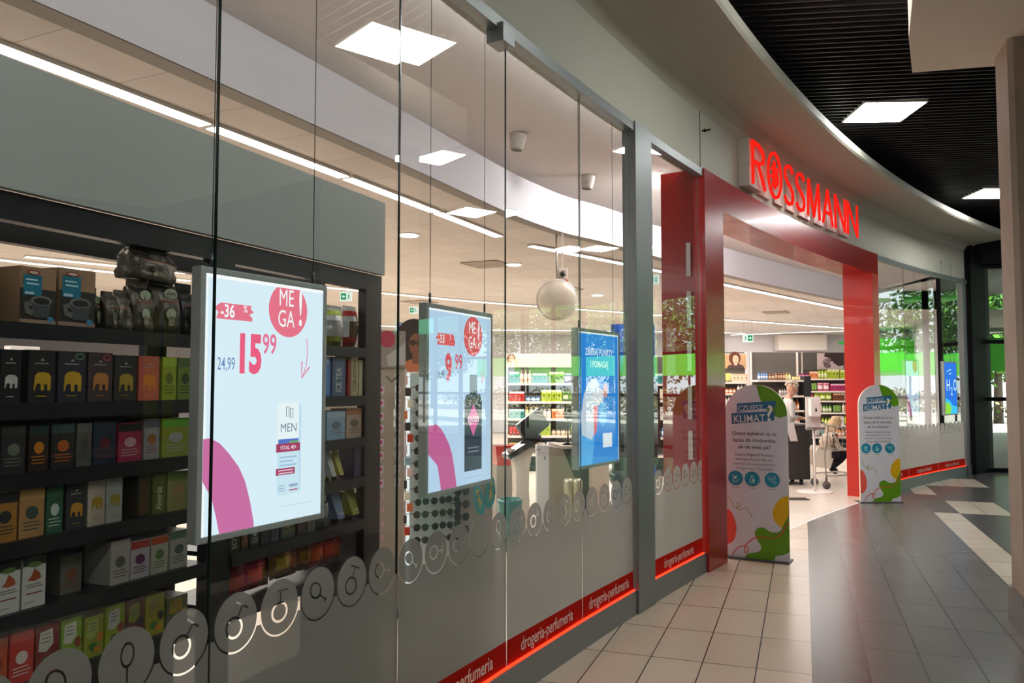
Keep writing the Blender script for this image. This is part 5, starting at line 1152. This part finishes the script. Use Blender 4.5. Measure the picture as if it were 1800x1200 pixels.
# second board: brown with larger glasses
LB = Line(tuple(LS.pt(u_end + .01)[:2]), LS.a)
t = empty('accessory_board', LB.pt(0), LB.a, 'greyish board with oval dark glasses right of the white sunglasses board', 'display stand')
ub = LB.u(866); MB().box(0, ub, 0, .04, .3, 1.25, rgb(178, 170, 164)).build('board', [PAINT], t); MB().box(0, ub, -.05, .15, 0, .3, rgb(120, 116, 112)).build('base', [PAINT], t)
for k in range(5):
    o = dup(sgp, LB.pt(LB.u(806), -.015, .86 - k * .1), LB.a, f'large brown sunglasses, {ROWN[k]} pair on the greyish board', 'large sunglasses on the greyish board'); o.scale = (1.05, 1, 1.4)
# flip flops hanging on that board
for k, (px, z, rot) in enumerate(((838, .68, .22), (858, .73, -.12))):
    a = empty('flip_flop', LB.pt(LB.u(px), -.03, z), LB.a, ['teal flip flop with yellow palms hanging left, lower one of the pair', 'teal flip flop with yellow palms hanging right, upper one of the pair'][k], 'flip flop', 'flip flops under the second light box')
    out = [(.045 * math.cos(q) * (1 - .18 * math.sin(q)), .125 * math.sin(q)) for q in [2 * math.pi * j / 24 for j in range(24)]]; cr, sr = math.cos(rot), math.sin(rot)
    R_ = lambda P: [(x * cr - y * sr, x * sr + y * cr) for x, y in P]
    MB().prism(R_(out), -.014, 0, rgb(60, 164, 170), axis='y').build('sole', [CARD], a)
    m_ = MB(); m_.poly(R_([(-.015, -.08), (.02, -.03), (.0, .02), (.025, .07), (-.01, .09), (-.02, .02), (-.005, -.03)]), -.0152, rgb(206, 180, 90)); m_.poly(R_([(-.03, -.03), (-.02, .0), (-.03, .03), (-.036, 0)]), -.0152, rgb(110, 196, 200)); m_.build('print', [CARD], a)
    MB().tube([(x, -.03, z_) for x, z_ in R_([(-.035, -.01), (-.02, .04), (0, .065)])], .005, 6, rgb(40, 120, 150)).tube([(x, -.03, z_) for x, z_ in R_([(.035, -.01), (.02, .04), (0, .065)])], .005, 6, rgb(40, 120, 150)).build('strap', [GLOSS], a)
# slim spinner of small trinkets between the two boards
sp0 = aty(712, 676, 6.05)
t = empty('trinket_spinner', (sp0.x, sp0.y, 0), .4, 'slim wire spinner of small trinkets between pegboard and sunglasses board', 'spinner')
mb = MB(); mb.tube([(0, 0, .04), (0, 0, 1.72)], .012, col=rgb(200, 200, 200)); mb.build('pole', [METAL], t); MB().lathe([(.12, 0), (.12, .03), (.03, .05)], 18, rgb(200, 200, 200)).build('base', [METAL], t)
mb = MB()
for k in range(14):
    z = 1.66 - k * .085
    for a in range(4): q = a * math.pi / 2 + k * .3; mb.tube([(0, 0, z), (.05 * math.cos(q), .05 * math.sin(q), z + .004)], .002, 5, rgb(190, 190, 190))
mb.build('wire_hook', [METAL], t)
for k in range(14):
    z = 1.66 - k * .085; c = [(236, 200, 190), (60, 50, 50), (240, 230, 210), (226, 120, 60), (40, 36, 36), (200, 60, 40), (230, 220, 226), (150, 190, 200)][k % 8]
    q = -1.9 + (k % 3) * .5
    o = MB().box(-.022, .022, -.008, .008, -.06, 0, rgb(c), bev=.004).build('trinket', [GLOSS], None, (sp0.x + .05 * math.cos(q + .4), sp0.y + .05 * math.sin(q + .4), z), .4); tag(o, f'small {["rosy", "dark", "ivory", "orange", "black", "red", "pale", "bluish"][k % 8]} trinket hanging on the slim spinner, {"upper" if k < 8 else "lower"} part', 'trinket', 'trinkets on the slim spinner')

# ------------------------------------------------------------------ self checkout area
def at3(px, Y): p = aty(px, 676, Y); return p.x
Yc = 8.6; x0 = at3(915, Yc)
t = empty('self_checkout', (x0, Yc, 0), .35, 'self checkout with tilted black monitor on a curved cream pillar', 'checkout terminal')
CREAM = rgb(214, 200, 184)
mb = MB(); prof = [(.0, .06), (.25, .085), (.5, .07), (.7, .075), (.85, .10), (.93, .15)]
for (z0_, a0), (z1_, a1) in zip(prof[:-1], prof[1:]): mb.add([(-a0, -.06, z0_), (a0, -.06, z0_), (a0, .06, z0_), (-a0, .06, z0_), (-a1, -.06, z1_), (a1, -.06, z1_), (a1, .06, z1_), (-a1, .06, z1_)], [(0, 1, 5, 4), (1, 2, 6, 5), (2, 3, 7, 6), (3, 0, 4, 7)], CREAM)
mb.build('pillar', [PAINT], t); MB().box(-.2, .2, -.18, .18, 0, .04, rgb(120, 120, 120)).build('base', [PAINT], t)
m_ = MB(); m_.M = Matrix.Translation((.08, 0, 1.06)) @ Matrix.Rotation(-.55, 4, 'Y') @ Matrix.Rotation(.25, 4, 'Z'); m_.box(-.06, .30, -.02, .03, -.06, .17, rgb(54, 50, 50), bev=.008); m_.build('monitor', [GLOSS], t)
m_ = MB(); m_.M = Matrix.Translation((-.02, 0, .94)) @ Matrix.Rotation(-.5, 4, 'Y'); m_.box(-.18, .24, -.12, .1, -.04, .02, rgb(36, 34, 36), bev=.01); m_.build('keypad_tray', [GLOSS], t)
MB().tube([(.02, .02, .95), (.08, .01, 1.05)], .03, col=rgb(30, 30, 32)).build('arm', [METAL], t)
x1_ = at3(953, 8.3)
t = empty('checkout_post', (x1_, 8.3, 0), .1, 'white square post with small print beside the self checkout', 'post')
MB().box(-.062, .062, -.05, .05, 0, .985, rgb(214, 208, 210), bev=.003).build('body', [PAINT], t); mb = MB(); mb.text('NR', -.02, .93, .035, -.0515, rgb(70, 70, 74), align='RIGHT'); mb.text('8', .02, .84, .05, -.0515, rgb(50, 50, 54)); mb.rect(-.055, .055, .905, .908, -.0515, rgb(150, 150, 150)); mb.build('print', [PAINT], t)
o = MB().prism([(-.14, 0), (.14, 0), (.16, .22), (-.16, .22)], -.12, .12, rgb(190, 40, 34), axis='y').build('shopping_basket', [GLOSS], None, (at3(890, 9.2), 9.2, .70), .3); tag(o, 'red shopping basket left of the self checkout', 'basket')
o = MB().box(-.15, .15, -.12, .12, 0, .699, rgb(160, 150, 140), bev=.01).build('packing_shelf', [PAINT], None, (at3(890, 9.2), 9.2, 0), .3); tag(o, 'grey packing plinth under the red basket', 'plinth')
o = MB().lathe([(.10, 0), (.12, .45), (.125, .5), (.11, .5), (.10, .04)], 20, rgb(40, 110, 106)).build('waste_bin', [GLOSS], None, (at3(896, 7.9), 7.9, 0)); tag(o, 'teal round bin in front of the self checkout', 'bin')
t = empty('checkout_counter', (at3(978, 8.9), 8.9, 0), .2, 'taupe checkout counter with sloping flank right of the white post', 'counter')
MB().prism([(-.16, 0), (.2, 0), (.18, .5), (.0, .92), (-.16, .95)], -.25, .25, rgb(150, 136, 120), axis='y').build('body', [PAINT], t); MB().box(-.02, .42, -.28, .28, .92, .95, rgb(190, 176, 160)).build('worktop', [PAINT], t)
MB().box(.1, .4, -.24, .24, 0, .92, rgb(60, 60, 62)).build('drawer_front', [PAINT], t)
t = empty('card_reader', (at3(998, 8.8), 8.8, .951), .2, 'black card reader on a thin stalk on the counter', 'card reader')
MB().lathe([(.06, 0), (.06, .01), (.012, .03)], 14, rgb(30, 30, 32)).build('foot', [METAL], t); MB().tube([(0, 0, .02), (0, 0, .30)], .008, col=rgb(30, 30, 32)).build('stalk', [METAL], t); MB().box(-.04, .04, -.02, .02, .28, .42, rgb(34, 34, 36), bev=.006).build('reader', [GLOSS], t)
for k, px in enumerate((999, 1014)):
    o = MB().lathe([(.045, 0), (.045, .55), (.05, .6), (.05, .64), (.035, .66)], 18, rgb(214, 206, 180)).build('steel_bollard', [METAL], None, (at3(px, 8.2), 8.2 - .02 * k, 0)); tag(o, ['left', 'right'][k] + ' one of two short steel bollards before the counter', 'bollard', 'steel bollards')
for k, (px, w_) in enumerate(((1047, .12), (1060, .09))):
    o = MB().box(-w_ / 2, w_ / 2, -.05, .05, 0, .95 - .03 * k, rgb(226, 200, 184)).build('antitheft_gate', [PAINT], None, (at3(px, 8.6 + .3 * k), 8.6 + .3 * k, 0), .3); tag(o, ['cream', 'slimmer cream'][k] + ' upright gate panel below the blue light box', 'gate panel')
# blue tall display with black shelves
Yb = 9.4; xb0, xb1 = at3(1079, Yb), at3(1157, Yb)
t = empty('cosmetics_display', (xb0, Yb, 0), 0, 'tall blue display stand with black shelves behind the grey post', 'display stand')
Wb = xb1 - xb0
MB().box(0, Wb, .2, .24, 0, 2.32, rgb(20, 76, 170)).build('back_panel', [PAINT], t); MB().box(Wb * .28, Wb * .40, -.02, .2, .55, 1.9, rgb(24, 90, 190)).build('side_panel', [PAINT], t)
MB().box(0, Wb * .28, 0, .2, .62, 1.75, rgb(34, 34, 38)).build('cabinet', [PAINT], t); MB().lathe([(.14, .45), (.16, .5), (.16, .62)], 20, rgb(30, 40, 60), c=(Wb * .2, .06)).build('drum', [GLOSS], t)
for z in (.8, 1.05, 1.3, 1.55): MB().box(.01, Wb * .27, -.02, .0, z, z + .02, rgb(90, 90, 96)).build('shelf_edge', [PAINT], t)
t = empty('hanging_garment', (at3(1149, 7.7), 7.7, .9), .4, 'grey garment bag with light blue stripes hanging by the grey post', 'garment')
g = MB(); g.prism([(-.06, .12), (.06, .10), (.055, .66), (.0, .74), (-.05, .68)], -.02, .02, rgb(112, 112, 112), axis='y'); g.build('bag', [CLOTH], t)
m_ = MB()
for k in range(4): m_.stroke([(-.05, .32 + k * .03), (.02, .40 + k * .03)], .012, -.022, rgb(120, 170, 214))
m_.build('stripes', [CLOTH], t); MB().lathe([(.004, -.08), (.03, -.02), (.035, .04), (.03, .12)], 12, rgb(70, 64, 62)).build('tassel', [CLOTH], t); MB().tube([(0, 0, .73), (0, 0, 2.38)], .003, 5, rgb(60, 60, 60)).build('cord', [METAL], t)

# round mirror with camera under the ceiling
mp = aty(979, 527, 9.0)
t = empty('round_mirror', (mp.x, mp.y, mp.z), 0.0, 'round convex mirror hanging under the shop ceiling', 'mirror')
m_ = MB(); m_.M = Matrix.Rotation(-math.pi / 2 + .25, 4, 'X') @ Matrix.Rotation(math.pi, 4, 'X')
prf = [(.0, .06), (.08, .056), (.15, .042), (.2, .02), (.228, .0)]
m_.lathe(prf[::-1], 32, rgb(232, 226, 214)); m_.build('dome', [mat('mirror_dome', 0.32, metal=.35, color=rgb(236, 224, 206))], t)
m2 = MB(); m2.M = m_.M.copy(); m2.lathe([(.215, -.012), (.236, -.006), (.236, .004), (.226, .006)], 32, rgb(228, 222, 214)); m2.build('rim', [PAINT], t)
MB().tube([(0, .02, .16), (0, .06, .5), (0, .06, 3.3 - mp.z)], .012, col=rgb(200, 190, 180)).build('bracket', [METAL], t)
cp = aty(989, 482, 9.0)
t = empty('dome_camera', (cp.x, cp.y, cp.z), 0, 'small white camera with dark eye above the round mirror', 'camera')
MB().box(-.055, .055, -.02, .03, -.05, .07, rgb(214, 200, 186), bev=.01).build('housing', [PAINT], t); MB().ball((0, -.025, 0), .035, rgb(50, 44, 42)).build('eye', [GLOSS], t); MB().tube([(-.05, -.02, -.085), (.02, -.02, -.075), (.06, -.02, -.07)], .012, 6, rgb(150, 50, 40)).build('tag', [PAINT], t); MB().box(-.01, .01, -.01, .01, .07, 3.3 - cp.z, rgb(200, 190, 180)).build('stem', [PAINT], t)
for k, (px, py, rz) in enumerate(((911, 236, .3), (1034, 309, .3))):
    p = atz(px, py, 3.715)
    t = empty('ceiling_speaker', (p.x, p.y, 3.715), 0, ['white cup shaped spotlight on the high ceiling, the nearer one', 'white cup shaped spotlight on the high ceiling beyond the nearer one'][k], 'spotlight', 'cup shaped ceiling spots')
    m_ = MB(); m_.M = Matrix.Rotation(.12, 4, 'Y'); m_.lathe([(.052, -.135), (.058, -.12), (.072, -.02), (.07, 0.0)], 20, rgb(196, 188, 180)); m_.build('shade', [PAINT], t); m_ = MB(); m_.M = Matrix.Rotation(.12, 4, 'Y'); m_.lathe([(.0, -.125), (.048, -.137)], 20, rgb(70, 64, 60)); m_.build('opening', [PAINT], t)
# exit signs
def exitsign(px, py, Y, w_, flip, label):
    p = aty(px, py, Y); t = empty('exit_sign', (p.x, p.y, p.z), 0, label, 'exit sign', 'green exit signs'); h_ = w_ * .8; g_ = rgb(30, 150, 90); wv = rgb(236, 250, 240)
    MB().box(-w_ / 2, w_ / 2, 0, .03, -h_ / 2, h_ / 2, rgb(230, 232, 228)).build('box', [PAINT], t)
    m_ = MB(); m_.rect(-w_ / 2, w_ / 2, -h_ / 2, h_ / 2, -.002, wv); m_.rect(-w_ * .42 if not flip else -.02 * w_, w_ * .02 if not flip else w_ * .42, -h_ * .34, h_ * .34, -.003, g_)
    cx = (-w_ * .2) if not flip else w_ * .2; sg = -1 if not flip else 1
    m_.poly([(cx + sg * w_ * .14, 0), (cx, h_ * .2), (cx, h_ * .07), (cx - sg * w_ * .13, h_ * .07), (cx - sg * w_ * .13, -h_ * .07), (cx, -h_ * .07), (cx, -h_ * .2)][::-1], -.004, wv)
    mx = w_ * .24 * (1 if not flip else -1); m_.disc(mx, h_ * .24, w_ * .04, w_ * .04, -.003, g_, n=10); m_.stroke([(mx, h_ * .17), (mx - .02 * w_, -h_ * .02), (mx - .1 * w_, -h_ * .28)], w_ * .05, -.003, g_); m_.stroke([(mx, -h_ * .02), (mx + .08 * w_, -h_ * .28)], w_ * .05, -.003, g_); m_.stroke([(mx - .1 * w_, h_ * .06), (mx, h_ * .14), (mx + .1 * w_, h_ * .05)], w_ * .04, -.003, g_)
    m_.build('pictogram', [EXITM], t); m_ = MB()
    for x in (-w_ * .4, w_ * .4): m_.tube([(x, .015, h_ / 2), (x, .015, 3.3 - p.z)], .003, 5, rgb(150, 140, 130))
    m_.build('hanger', [METAL], t)
exitsign(608, 521, 13.0, .19, False, 'green exit sign with left arrow above the snack bags')
exitsign(1148, 491, 11.5, .18, False, 'green exit sign with arrow between grey post and red portal')
exitsign(1315, 594, 22.0, .28, True, 'green exit sign with right arrow seen through the entrance')
exitsign(727, 545, 16.0, .17, False, 'green exit sign above the sunglasses portrait')

# ------------------------------------------------------------------ things inside the entrance
dp = atz(1433, 864, 0)
t = empty('sanitiser_stand', (dp.x, dp.y, 0), 0, 'white hand sanitiser stand with round foot inside the entrance', 'dispenser stand')
MB().lathe([(.26, 0), (.26, .008), (.24, .014)], 36, rgb(226, 218, 210)).build('foot', [PAINT], t); MB().tube([(0, 0, .01), (0, 0, .98)], .018, 12, rgb(222, 214, 206)).build('pole', [PAINT], t)
MB().box(-.11, .11, .02, .04, .92, 1.42, rgb(220, 214, 208)).build('back_plate', [PAINT], t); MB().box(-.08, .08, -.10, .02, 1.12, 1.40, rgb(232, 228, 224), bev=.025).build('dispenser', [GLOSS], t)
MB().poly([(0, 1.27), (.016, 1.225), (.012, 1.20), (-.012, 1.20), (-.016, 1.225)], -.1015, rgb(50, 50, 52)).build('drop_window', [GLOSS], t); MB().box(-.13, .13, -.12, .02, .95, .965, rgb(120, 120, 122)).build('drip_tray', [PAINT], t)
cp_ = Vector((4.5, 13.1, 0))
t = empty('black_counter', (4.42, 12.98, 0), 0, 'black checkout counter block behind the near standee', 'counter')
MB().box(-.3, .34, 0, .6, .09, .95, rgb(44, 42, 42), bev=.01).build('body', [PAINT], t); MB().box(-.3, .30, -.02, .6, .95, .98, rgb(120, 116, 112)).build('worktop', [PAINT], t); MB().prism([(.02, .70), (.14, .70), (.08, .98), (-.04, .98)], -.03, -.01, rgb(206, 200, 196), axis='y').build('sign_holder', [PAINT], t)
for k, (x, y) in enumerate(((-.2, .08), (.22, .08), (-.2, .5), (.22, .5))): MB().lathe([(.03, 0), (.03, .09)], 12, rgb(60, 60, 62), c=(x, y)).build('foot', [METAL], t)
# shopping cart
def cart(loc, rz, label):
    t = empty('shopping_cart', loc, rz, label, 'shopping cart', 'shopping carts inside the entrance'); c = rgb(176, 172, 166)
    b = MB(); T = [(-.36, -.24, .98), (.36, -.2, .86), (.36, .2, .86), (-.36, .24, .98)]; Bm = [(-.30, -.2, .58), (.30, -.16, .60), (.30, .16, .60), (-.30, .2, .58)]
    for i in range(4):
        a0, a1, b0, b1 = [Vector(q) for q in (T[i], T[(i + 1) % 4], Bm[i], Bm[(i + 1) % 4])]
        b.tube([a0, a1], .008, 6, c); b.tube([b0, b1], .006, 6, c)
        for k in range(11): f = k / 10; b.tube([a0.lerp(a1, f), b0.lerp(b1, f)], .0028, 4, c)
        for k in (1, 2, 3): b.tube([a0.lerp(b0, k / 4), a1.lerp(b1, k / 4)], .0028, 4, c)
    for k in range(9): f = k / 8; b.tube([Vector(Bm[0]).lerp(Vector(Bm[1]), f), Vector(Bm[3]).lerp(Vector(Bm[2]), f)], .0028, 4, c)
    b.build('basket', [METAL], t)
    f_ = MB()
    for s_ in (-1, 1): f_.tube([(-.46, s_ * .24, 1.02), (-.36, s_ * .24, .95), (-.42, s_ * .22, .5), (-.40, s_ * .22, .16)], .012, 8, c); f_.tube([(-.40, s_ * .22, .2), (0, s_ * .2, .22), (.36, s_ * .17, .17)], .012, 8, c)
    f_.tube([(.0, -.2, .22), (.0, .2, .22)], .008, 6, c); f_.build('chassis', [METAL], t)
    MB().tube([(-.46, -.26, 1.02), (-.46, .26, 1.02)], .016, 10, rgb(60, 60, 62)).build('handle', [GLOSS], t)
    for x, s_ in ((-.40, .22), (-.40, -.22), (.36, .17), (.36, -.17)):
        fk = MB().box(x - .012, x + .012, s_ - .02, s_ + .02, .06, .17, rgb(150, 148, 144)).build('castor_fork', [METAL], t); w_ = MB(); w_.tube([(x, s_ - .015, .06), (x, s_ + .015, .06)], .06, 18, rgb(90, 88, 86)); w_.build('castor_wheel', [GLOSS], fk)
    return t
cart((5.22, 12.75, 0), .05, 'empty wire shopping cart behind the sanitiser stand')
MB_mat = MB().box(-.16, .16, -.1, .1, 0, .01, rgb(70, 62, 58)).build('floor_mat', [CLOTH], None, (3.97, 11.4, .003), 0); tag(MB_mat, 'small dark floor mat right of the near standee', 'mat')

# ------------------------------------------------------------------ people
def skinmesh(name, nodes, edges, mats, colorf, parent, sub=2, root=0):
    me = D.meshes.new(name); me.from_pydata([n[0] for n in nodes], edges, []); o = D.objects.new('tmp', me); COL.objects.link(o)
    sm = o.modifiers.new('s', 'SKIN'); sm.use_smooth_shade = True; sb = o.modifiers.new('u', 'SUBSURF'); sb.levels = sub; sb.render_levels = sub
    sv = me.skin_vertices[0].data
    for i, n in enumerate(nodes):
        r = n[1]; sv[i].radius = (r, r) if not isinstance(r, tuple) else r; sv[i].use_root = (i == root)
    dg = bpy.context.evaluated_depsgraph_get(); dg.update(); m2 = D.meshes.new_from_object(o.evaluated_get(dg)); D.objects.remove(o)
    m2.materials.clear()
    for q in mats: m2.materials.append(q)
    ca = m2.color_attributes.new('Col', 'FLOAT_COLOR', 'CORNER')
    for p in m2.polygons:
        c = colorf(m2.vertices[p.vertices[0]].co) if callable(colorf) else colorf
        for li in p.loop_indices: ca.data[li].color = c
        p.use_smooth = True
    ob = D.objects.new(name, m2); COL.objects.link(ob); ob.parent = parent; return ob
SK = rgb(206, 158, 134)
def handmesh(name, wrist, dirv, palm_n, parent, s=1.0):
    d = Vector(dirv).normalized(); n = Vector(palm_n); n = (n - d * n.dot(d)).normalized(); x = d.cross(n); W_ = Vector(wrist)
    nodes = [(tuple(W_ - d * .03), .02 * s)]; edges = []; nodes.append((tuple(W_ + d * .03 * s), (.028 * s))); edges.append((0, 1)); nodes.append((tuple(W_ + d * .075 * s), .026 * s)); edges.append((1, 2))
    for k, L_ in enumerate((.068, .078, .072, .056)):
        off = x * ((k - 1.5) * .019 * s); b0 = W_ + d * .085 * s + off; i0 = len(nodes)
        nodes.append((tuple(b0), .0095 * s)); edges.append((2, i0)); nodes.append((tuple(b0 + d * L_ * .5 * s + n * .008), .0088 * s)); edges.append((i0, i0 + 1)); nodes.append((tuple(b0 + d * L_ * .8 * s + n * .03), .0078 * s)); edges.append((i0 + 1, i0 + 2))
    i0 = len(nodes); nodes.append((tuple(W_ + d * .035 * s - x * .032 * s + n * .008), .011 * s)); edges.append((1, i0)); nodes.append((tuple(W_ + d * .065 * s - x * .046 * s + n * .022), .009 * s)); edges.append((i0, i0 + 1))
    return skinmesh(name, nodes, edges, [SKIN], SK, parent, 1)
def head(parent, c, face, tilt, hairc, style):
    """head centred at c, looking along the unit vector face (plan) tipped down by tilt"""
    f = Vector(face).normalized(); yaw = math.atan2(f.y, f.x); Mx = Matrix.Translation(c) @ Matrix.Rotation(yaw, 4, 'Z') @ Matrix.Rotation(tilt, 4, 'Y')
    m_ = MB(); m_.M = Mx
    m_.ball((0, 0, .02), (.095, .074, .10), SK, 0, 20, 14); m_.ball((.03, 0, -.05), (.055, .052, .065), SK, 0, 16, 10); m_.ball((.095, 0, -.01), (.02, .012, .022), SK, 0, 10, 7)
    for s_ in (-1, 1): m_.ball((-.005, s_ * .075, 0), (.02, .01, .028), SK, 0, 10, 7); m_.ball((.02, s_ * .04, -.03), (.035, .025, .03), SK, 0, 10, 7)
    parent = m_.build('head', [SKIN], parent)
    m_ = MB(); m_.M = Mx
    for s_ in (-1, 1): m_.ball((.086, s_ * .03, .02), (.008, .013, .007), rgb(240, 238, 234), 0, 8, 6); m_.ball((.092, s_ * .03, .02), (.004, .005, .005), rgb(50, 40, 36), 0, 8, 6); m_.tube([(.09, s_ * .045, .042), (.095, s_ * .018, .042)], .004, 5, rgb(140, 110, 90))
    m_.build('eyes', [GLOSS], parent)
    m_ = MB(); m_.M = Mx; m_.tube([(.083, -.022, -.058), (.09, 0, -.056), (.083, .022, -.058)], .006, 6, rgb(170, 84, 78)); m_.build('mouth', [SKIN], parent)
    m_ = MB(); m_.M = Mx; rn = random.Random(4)
    if style == 'short':
        for k in range(60):
            th = rn.uniform(0, 6.28); ph = rn.uniform(-.1, 1.5); p = Vector((-.015 + .092 * math.cos(ph) * math.cos(th), .086 * math.cos(ph) * math.sin(th), .035 + .098 * math.sin(ph)))
            if p.x > .07 and p.z < .07: continue
            m_.ball(tuple(p), rn.uniform(.02, .03), hairc, 0, 8, 6)
    else:
        m_.ball((-.012, 0, .04), (.10, .088, .10), hairc, 0, 16, 10)
        for k in range(26):
            a = 1.1 + k * (2 * math.pi - 2.2) / 25; p0 = Vector((.085 * math.cos(a), .084 * math.sin(a), .05)); L_ = .34 if abs(a - math.pi) > .6 else .30
            m_.tube([tuple(p0), (p0.x * 1.15, p0.y * 1.15, -.06), (p0.x * 1.05 + rn.uniform(-.01, .01), p0.y * 1.1, -.18), (p0.x * .9, p0.y + rn.uniform(-.015, .015), -L_ + .04)], [.02, .022, .018, .006], 6, hairc)
    m_.build('hair', [HAIR], parent)
# white haired shopper standing behind the counter, looking down to the right
pa = Vector((4.70, 13.85, 0))
A = empty('person', pa, 0, 'standing person with short white curly hair and pale top at the black counter', 'person')
cloth = rgb(206, 200, 196); trou = rgb(90, 92, 104)
def cA(p): return SK if p.z > 1.36 else (cloth if p.z > .82 else (trou if p.z > .08 else rgb(50, 46, 46)))
N_ = [((0, 0, .92), .13), ((0.01, 0, 1.12), .12), ((.02, 0, 1.30), .13), ((.05, 0, 1.41), .05), ((.07, 0, 1.47), .046),
      ((-.0, .09, .86), .085), ((0, .1, .46), .06), ((-.01, .1, .08), .04), ((.12, .1, .03), .035), ((0, -.09, .86), .085), ((.01, -.1, .46), .06), ((0, -.1, .08), .04), ((.13, -.1, .03), .035),
      ((.02, -.17, 1.29), .058), ((.03, -.2, 1.06), .046), ((.02, .17, 1.29), .058), ((.03, .2, 1.06), .046), ((.22, -.14, 1.03), .034), ((.22, .12, 1.03), .034)]
E_ = [(0, 1), (1, 2), (2, 3), (3, 4), (0, 5), (5, 6), (6, 7), (7, 8), (0, 9), (9, 10), (10, 11), (11, 12), (2, 13), (13, 14), (14, 17), (2, 15), (15, 16), (16, 18)]
skinmesh('body', N_, E_, [CLOTH], lambda p: SK if (p.z > 1.38 or (p.x > .12 and .9 < p.z < 1.15)) else cA(p), A)
head(A, (.09, 0, 1.53), (1, -.15), .35, rgb(206, 192, 176), 'short')
handmesh('hand', (.25, -.13, 1.03), (1, .2, -.1), (0, 0, -1), A); handmesh('hand', (.25, .11, 1.03), (1, -.2, -.1), (0, 0, -1), A)
# crouching shopper with long fair hair
pb = Vector((5.66, 14.6, 0))
B = empty('person', pb, 0, 'crouching person with long fair hair, cream cardigan and black trousers at the low shelf', 'person')
coat = rgb(206, 186, 166); blk = rgb(34, 32, 36)
N_ = [((-.12, 0, .34), .15), ((-.06, 0, .52), .13), ((.02, 0, .68), .13), ((.09, 0, .78), .05), ((.12, 0, .83), .045),
      ((.05, .12, .38), .09), ((.34, .14, .46), .065), ((.12, .14, .12), .048), ((.24, .14, .03), .036), ((.05, -.12, .34), .09), ((.30, -.14, .36), .065), ((.0, -.13, .10), .046), ((.12, -.13, .03), .036),
      ((.06, -.17, .66), .056), ((.14, -.2, .48), .046), ((.30, -.12, .38), .034), ((.06, .17, .66), .056), ((.18, .2, .5), .044), ((.34, .12, .42), .034)]
E_ = [(0, 1), (1, 2), (2, 3), (3, 4), (0, 5), (5, 6), (6, 7), (7, 8), (0, 9), (9, 10), (10, 11), (11, 12), (2, 13), (13, 14), (14, 15), (2, 16), (16, 17), (17, 18)]
def cB(p):
    if p.z > .77: return SK
    if p.x > .04 and p.z < .44: return blk
    if p.z < .2: return blk
    return coat
skinmesh('body', N_, E_, [CLOTH], cB, B)
m_ = MB(); m_.prism([(-.27, .16), (-.02, .14), (.04, .34), (0, .5), (-.22, .5), (-.29, .3)], .155, .19, rgb(214, 200, 186), axis='y'); m_.build('cardigan_hem', [CLOTH], B)
m_ = MB(); m_.prism([(-.27, .14), (-.02, .12), (.06, .34), (.0, .5), (-.24, .5), (-.3, .3)], -.19, -.155, rgb(226, 214, 200), axis='y'); m_.build('cardigan_hem', [CLOTH], B)
m_ = MB(); m_.stroke([(.03, .72), (.07, .56), (.05, .40)], .035, -.205, rgb(40, 36, 38)); m_.box(.0, .14, -.24, -.205, .30, .42, rgb(40, 36, 38), bev=.01); m_.build('shoulder_bag', [CLOTH], B)
m_ = MB(); m_.prism([(.14, .50), (.20, .46), (.18, .72), (.12, .74)], -.05, .05, rgb(150, 50, 40), axis='y'); m_.build('scarf', [CLOTH], B)
head(B, (.16, 0, .90), (1, -.35), .5, rgb(206, 172, 130), 'long')
handmesh('hand', (.33, -.11, .37), (1, .1, -.3), (0, 0, -1), B); handmesh('hand', (.37, .11, .41), (1, -.1, -.3), (0, 0, -1), B)

t = empty('street_kiosk', (24.5, 10.2, -.03), math.radians(80), 'yellow and lime kiosk wall outside the outer opening', 'kiosk')
MB().box(-3, 3, 0, 1.5, 0, 4.2, rgb(214, 200, 20)).build('wall', [PAINT], t); MB().box(-3, 3, -.03, 0, 1.1, 1.6, rgb(130, 230, 60)).build('stripe', [PAINT], t); MB().box(-3, 3, -.03, 0, .0, .9, rgb(120, 190, 90)).build('skirt', [PAINT], t)
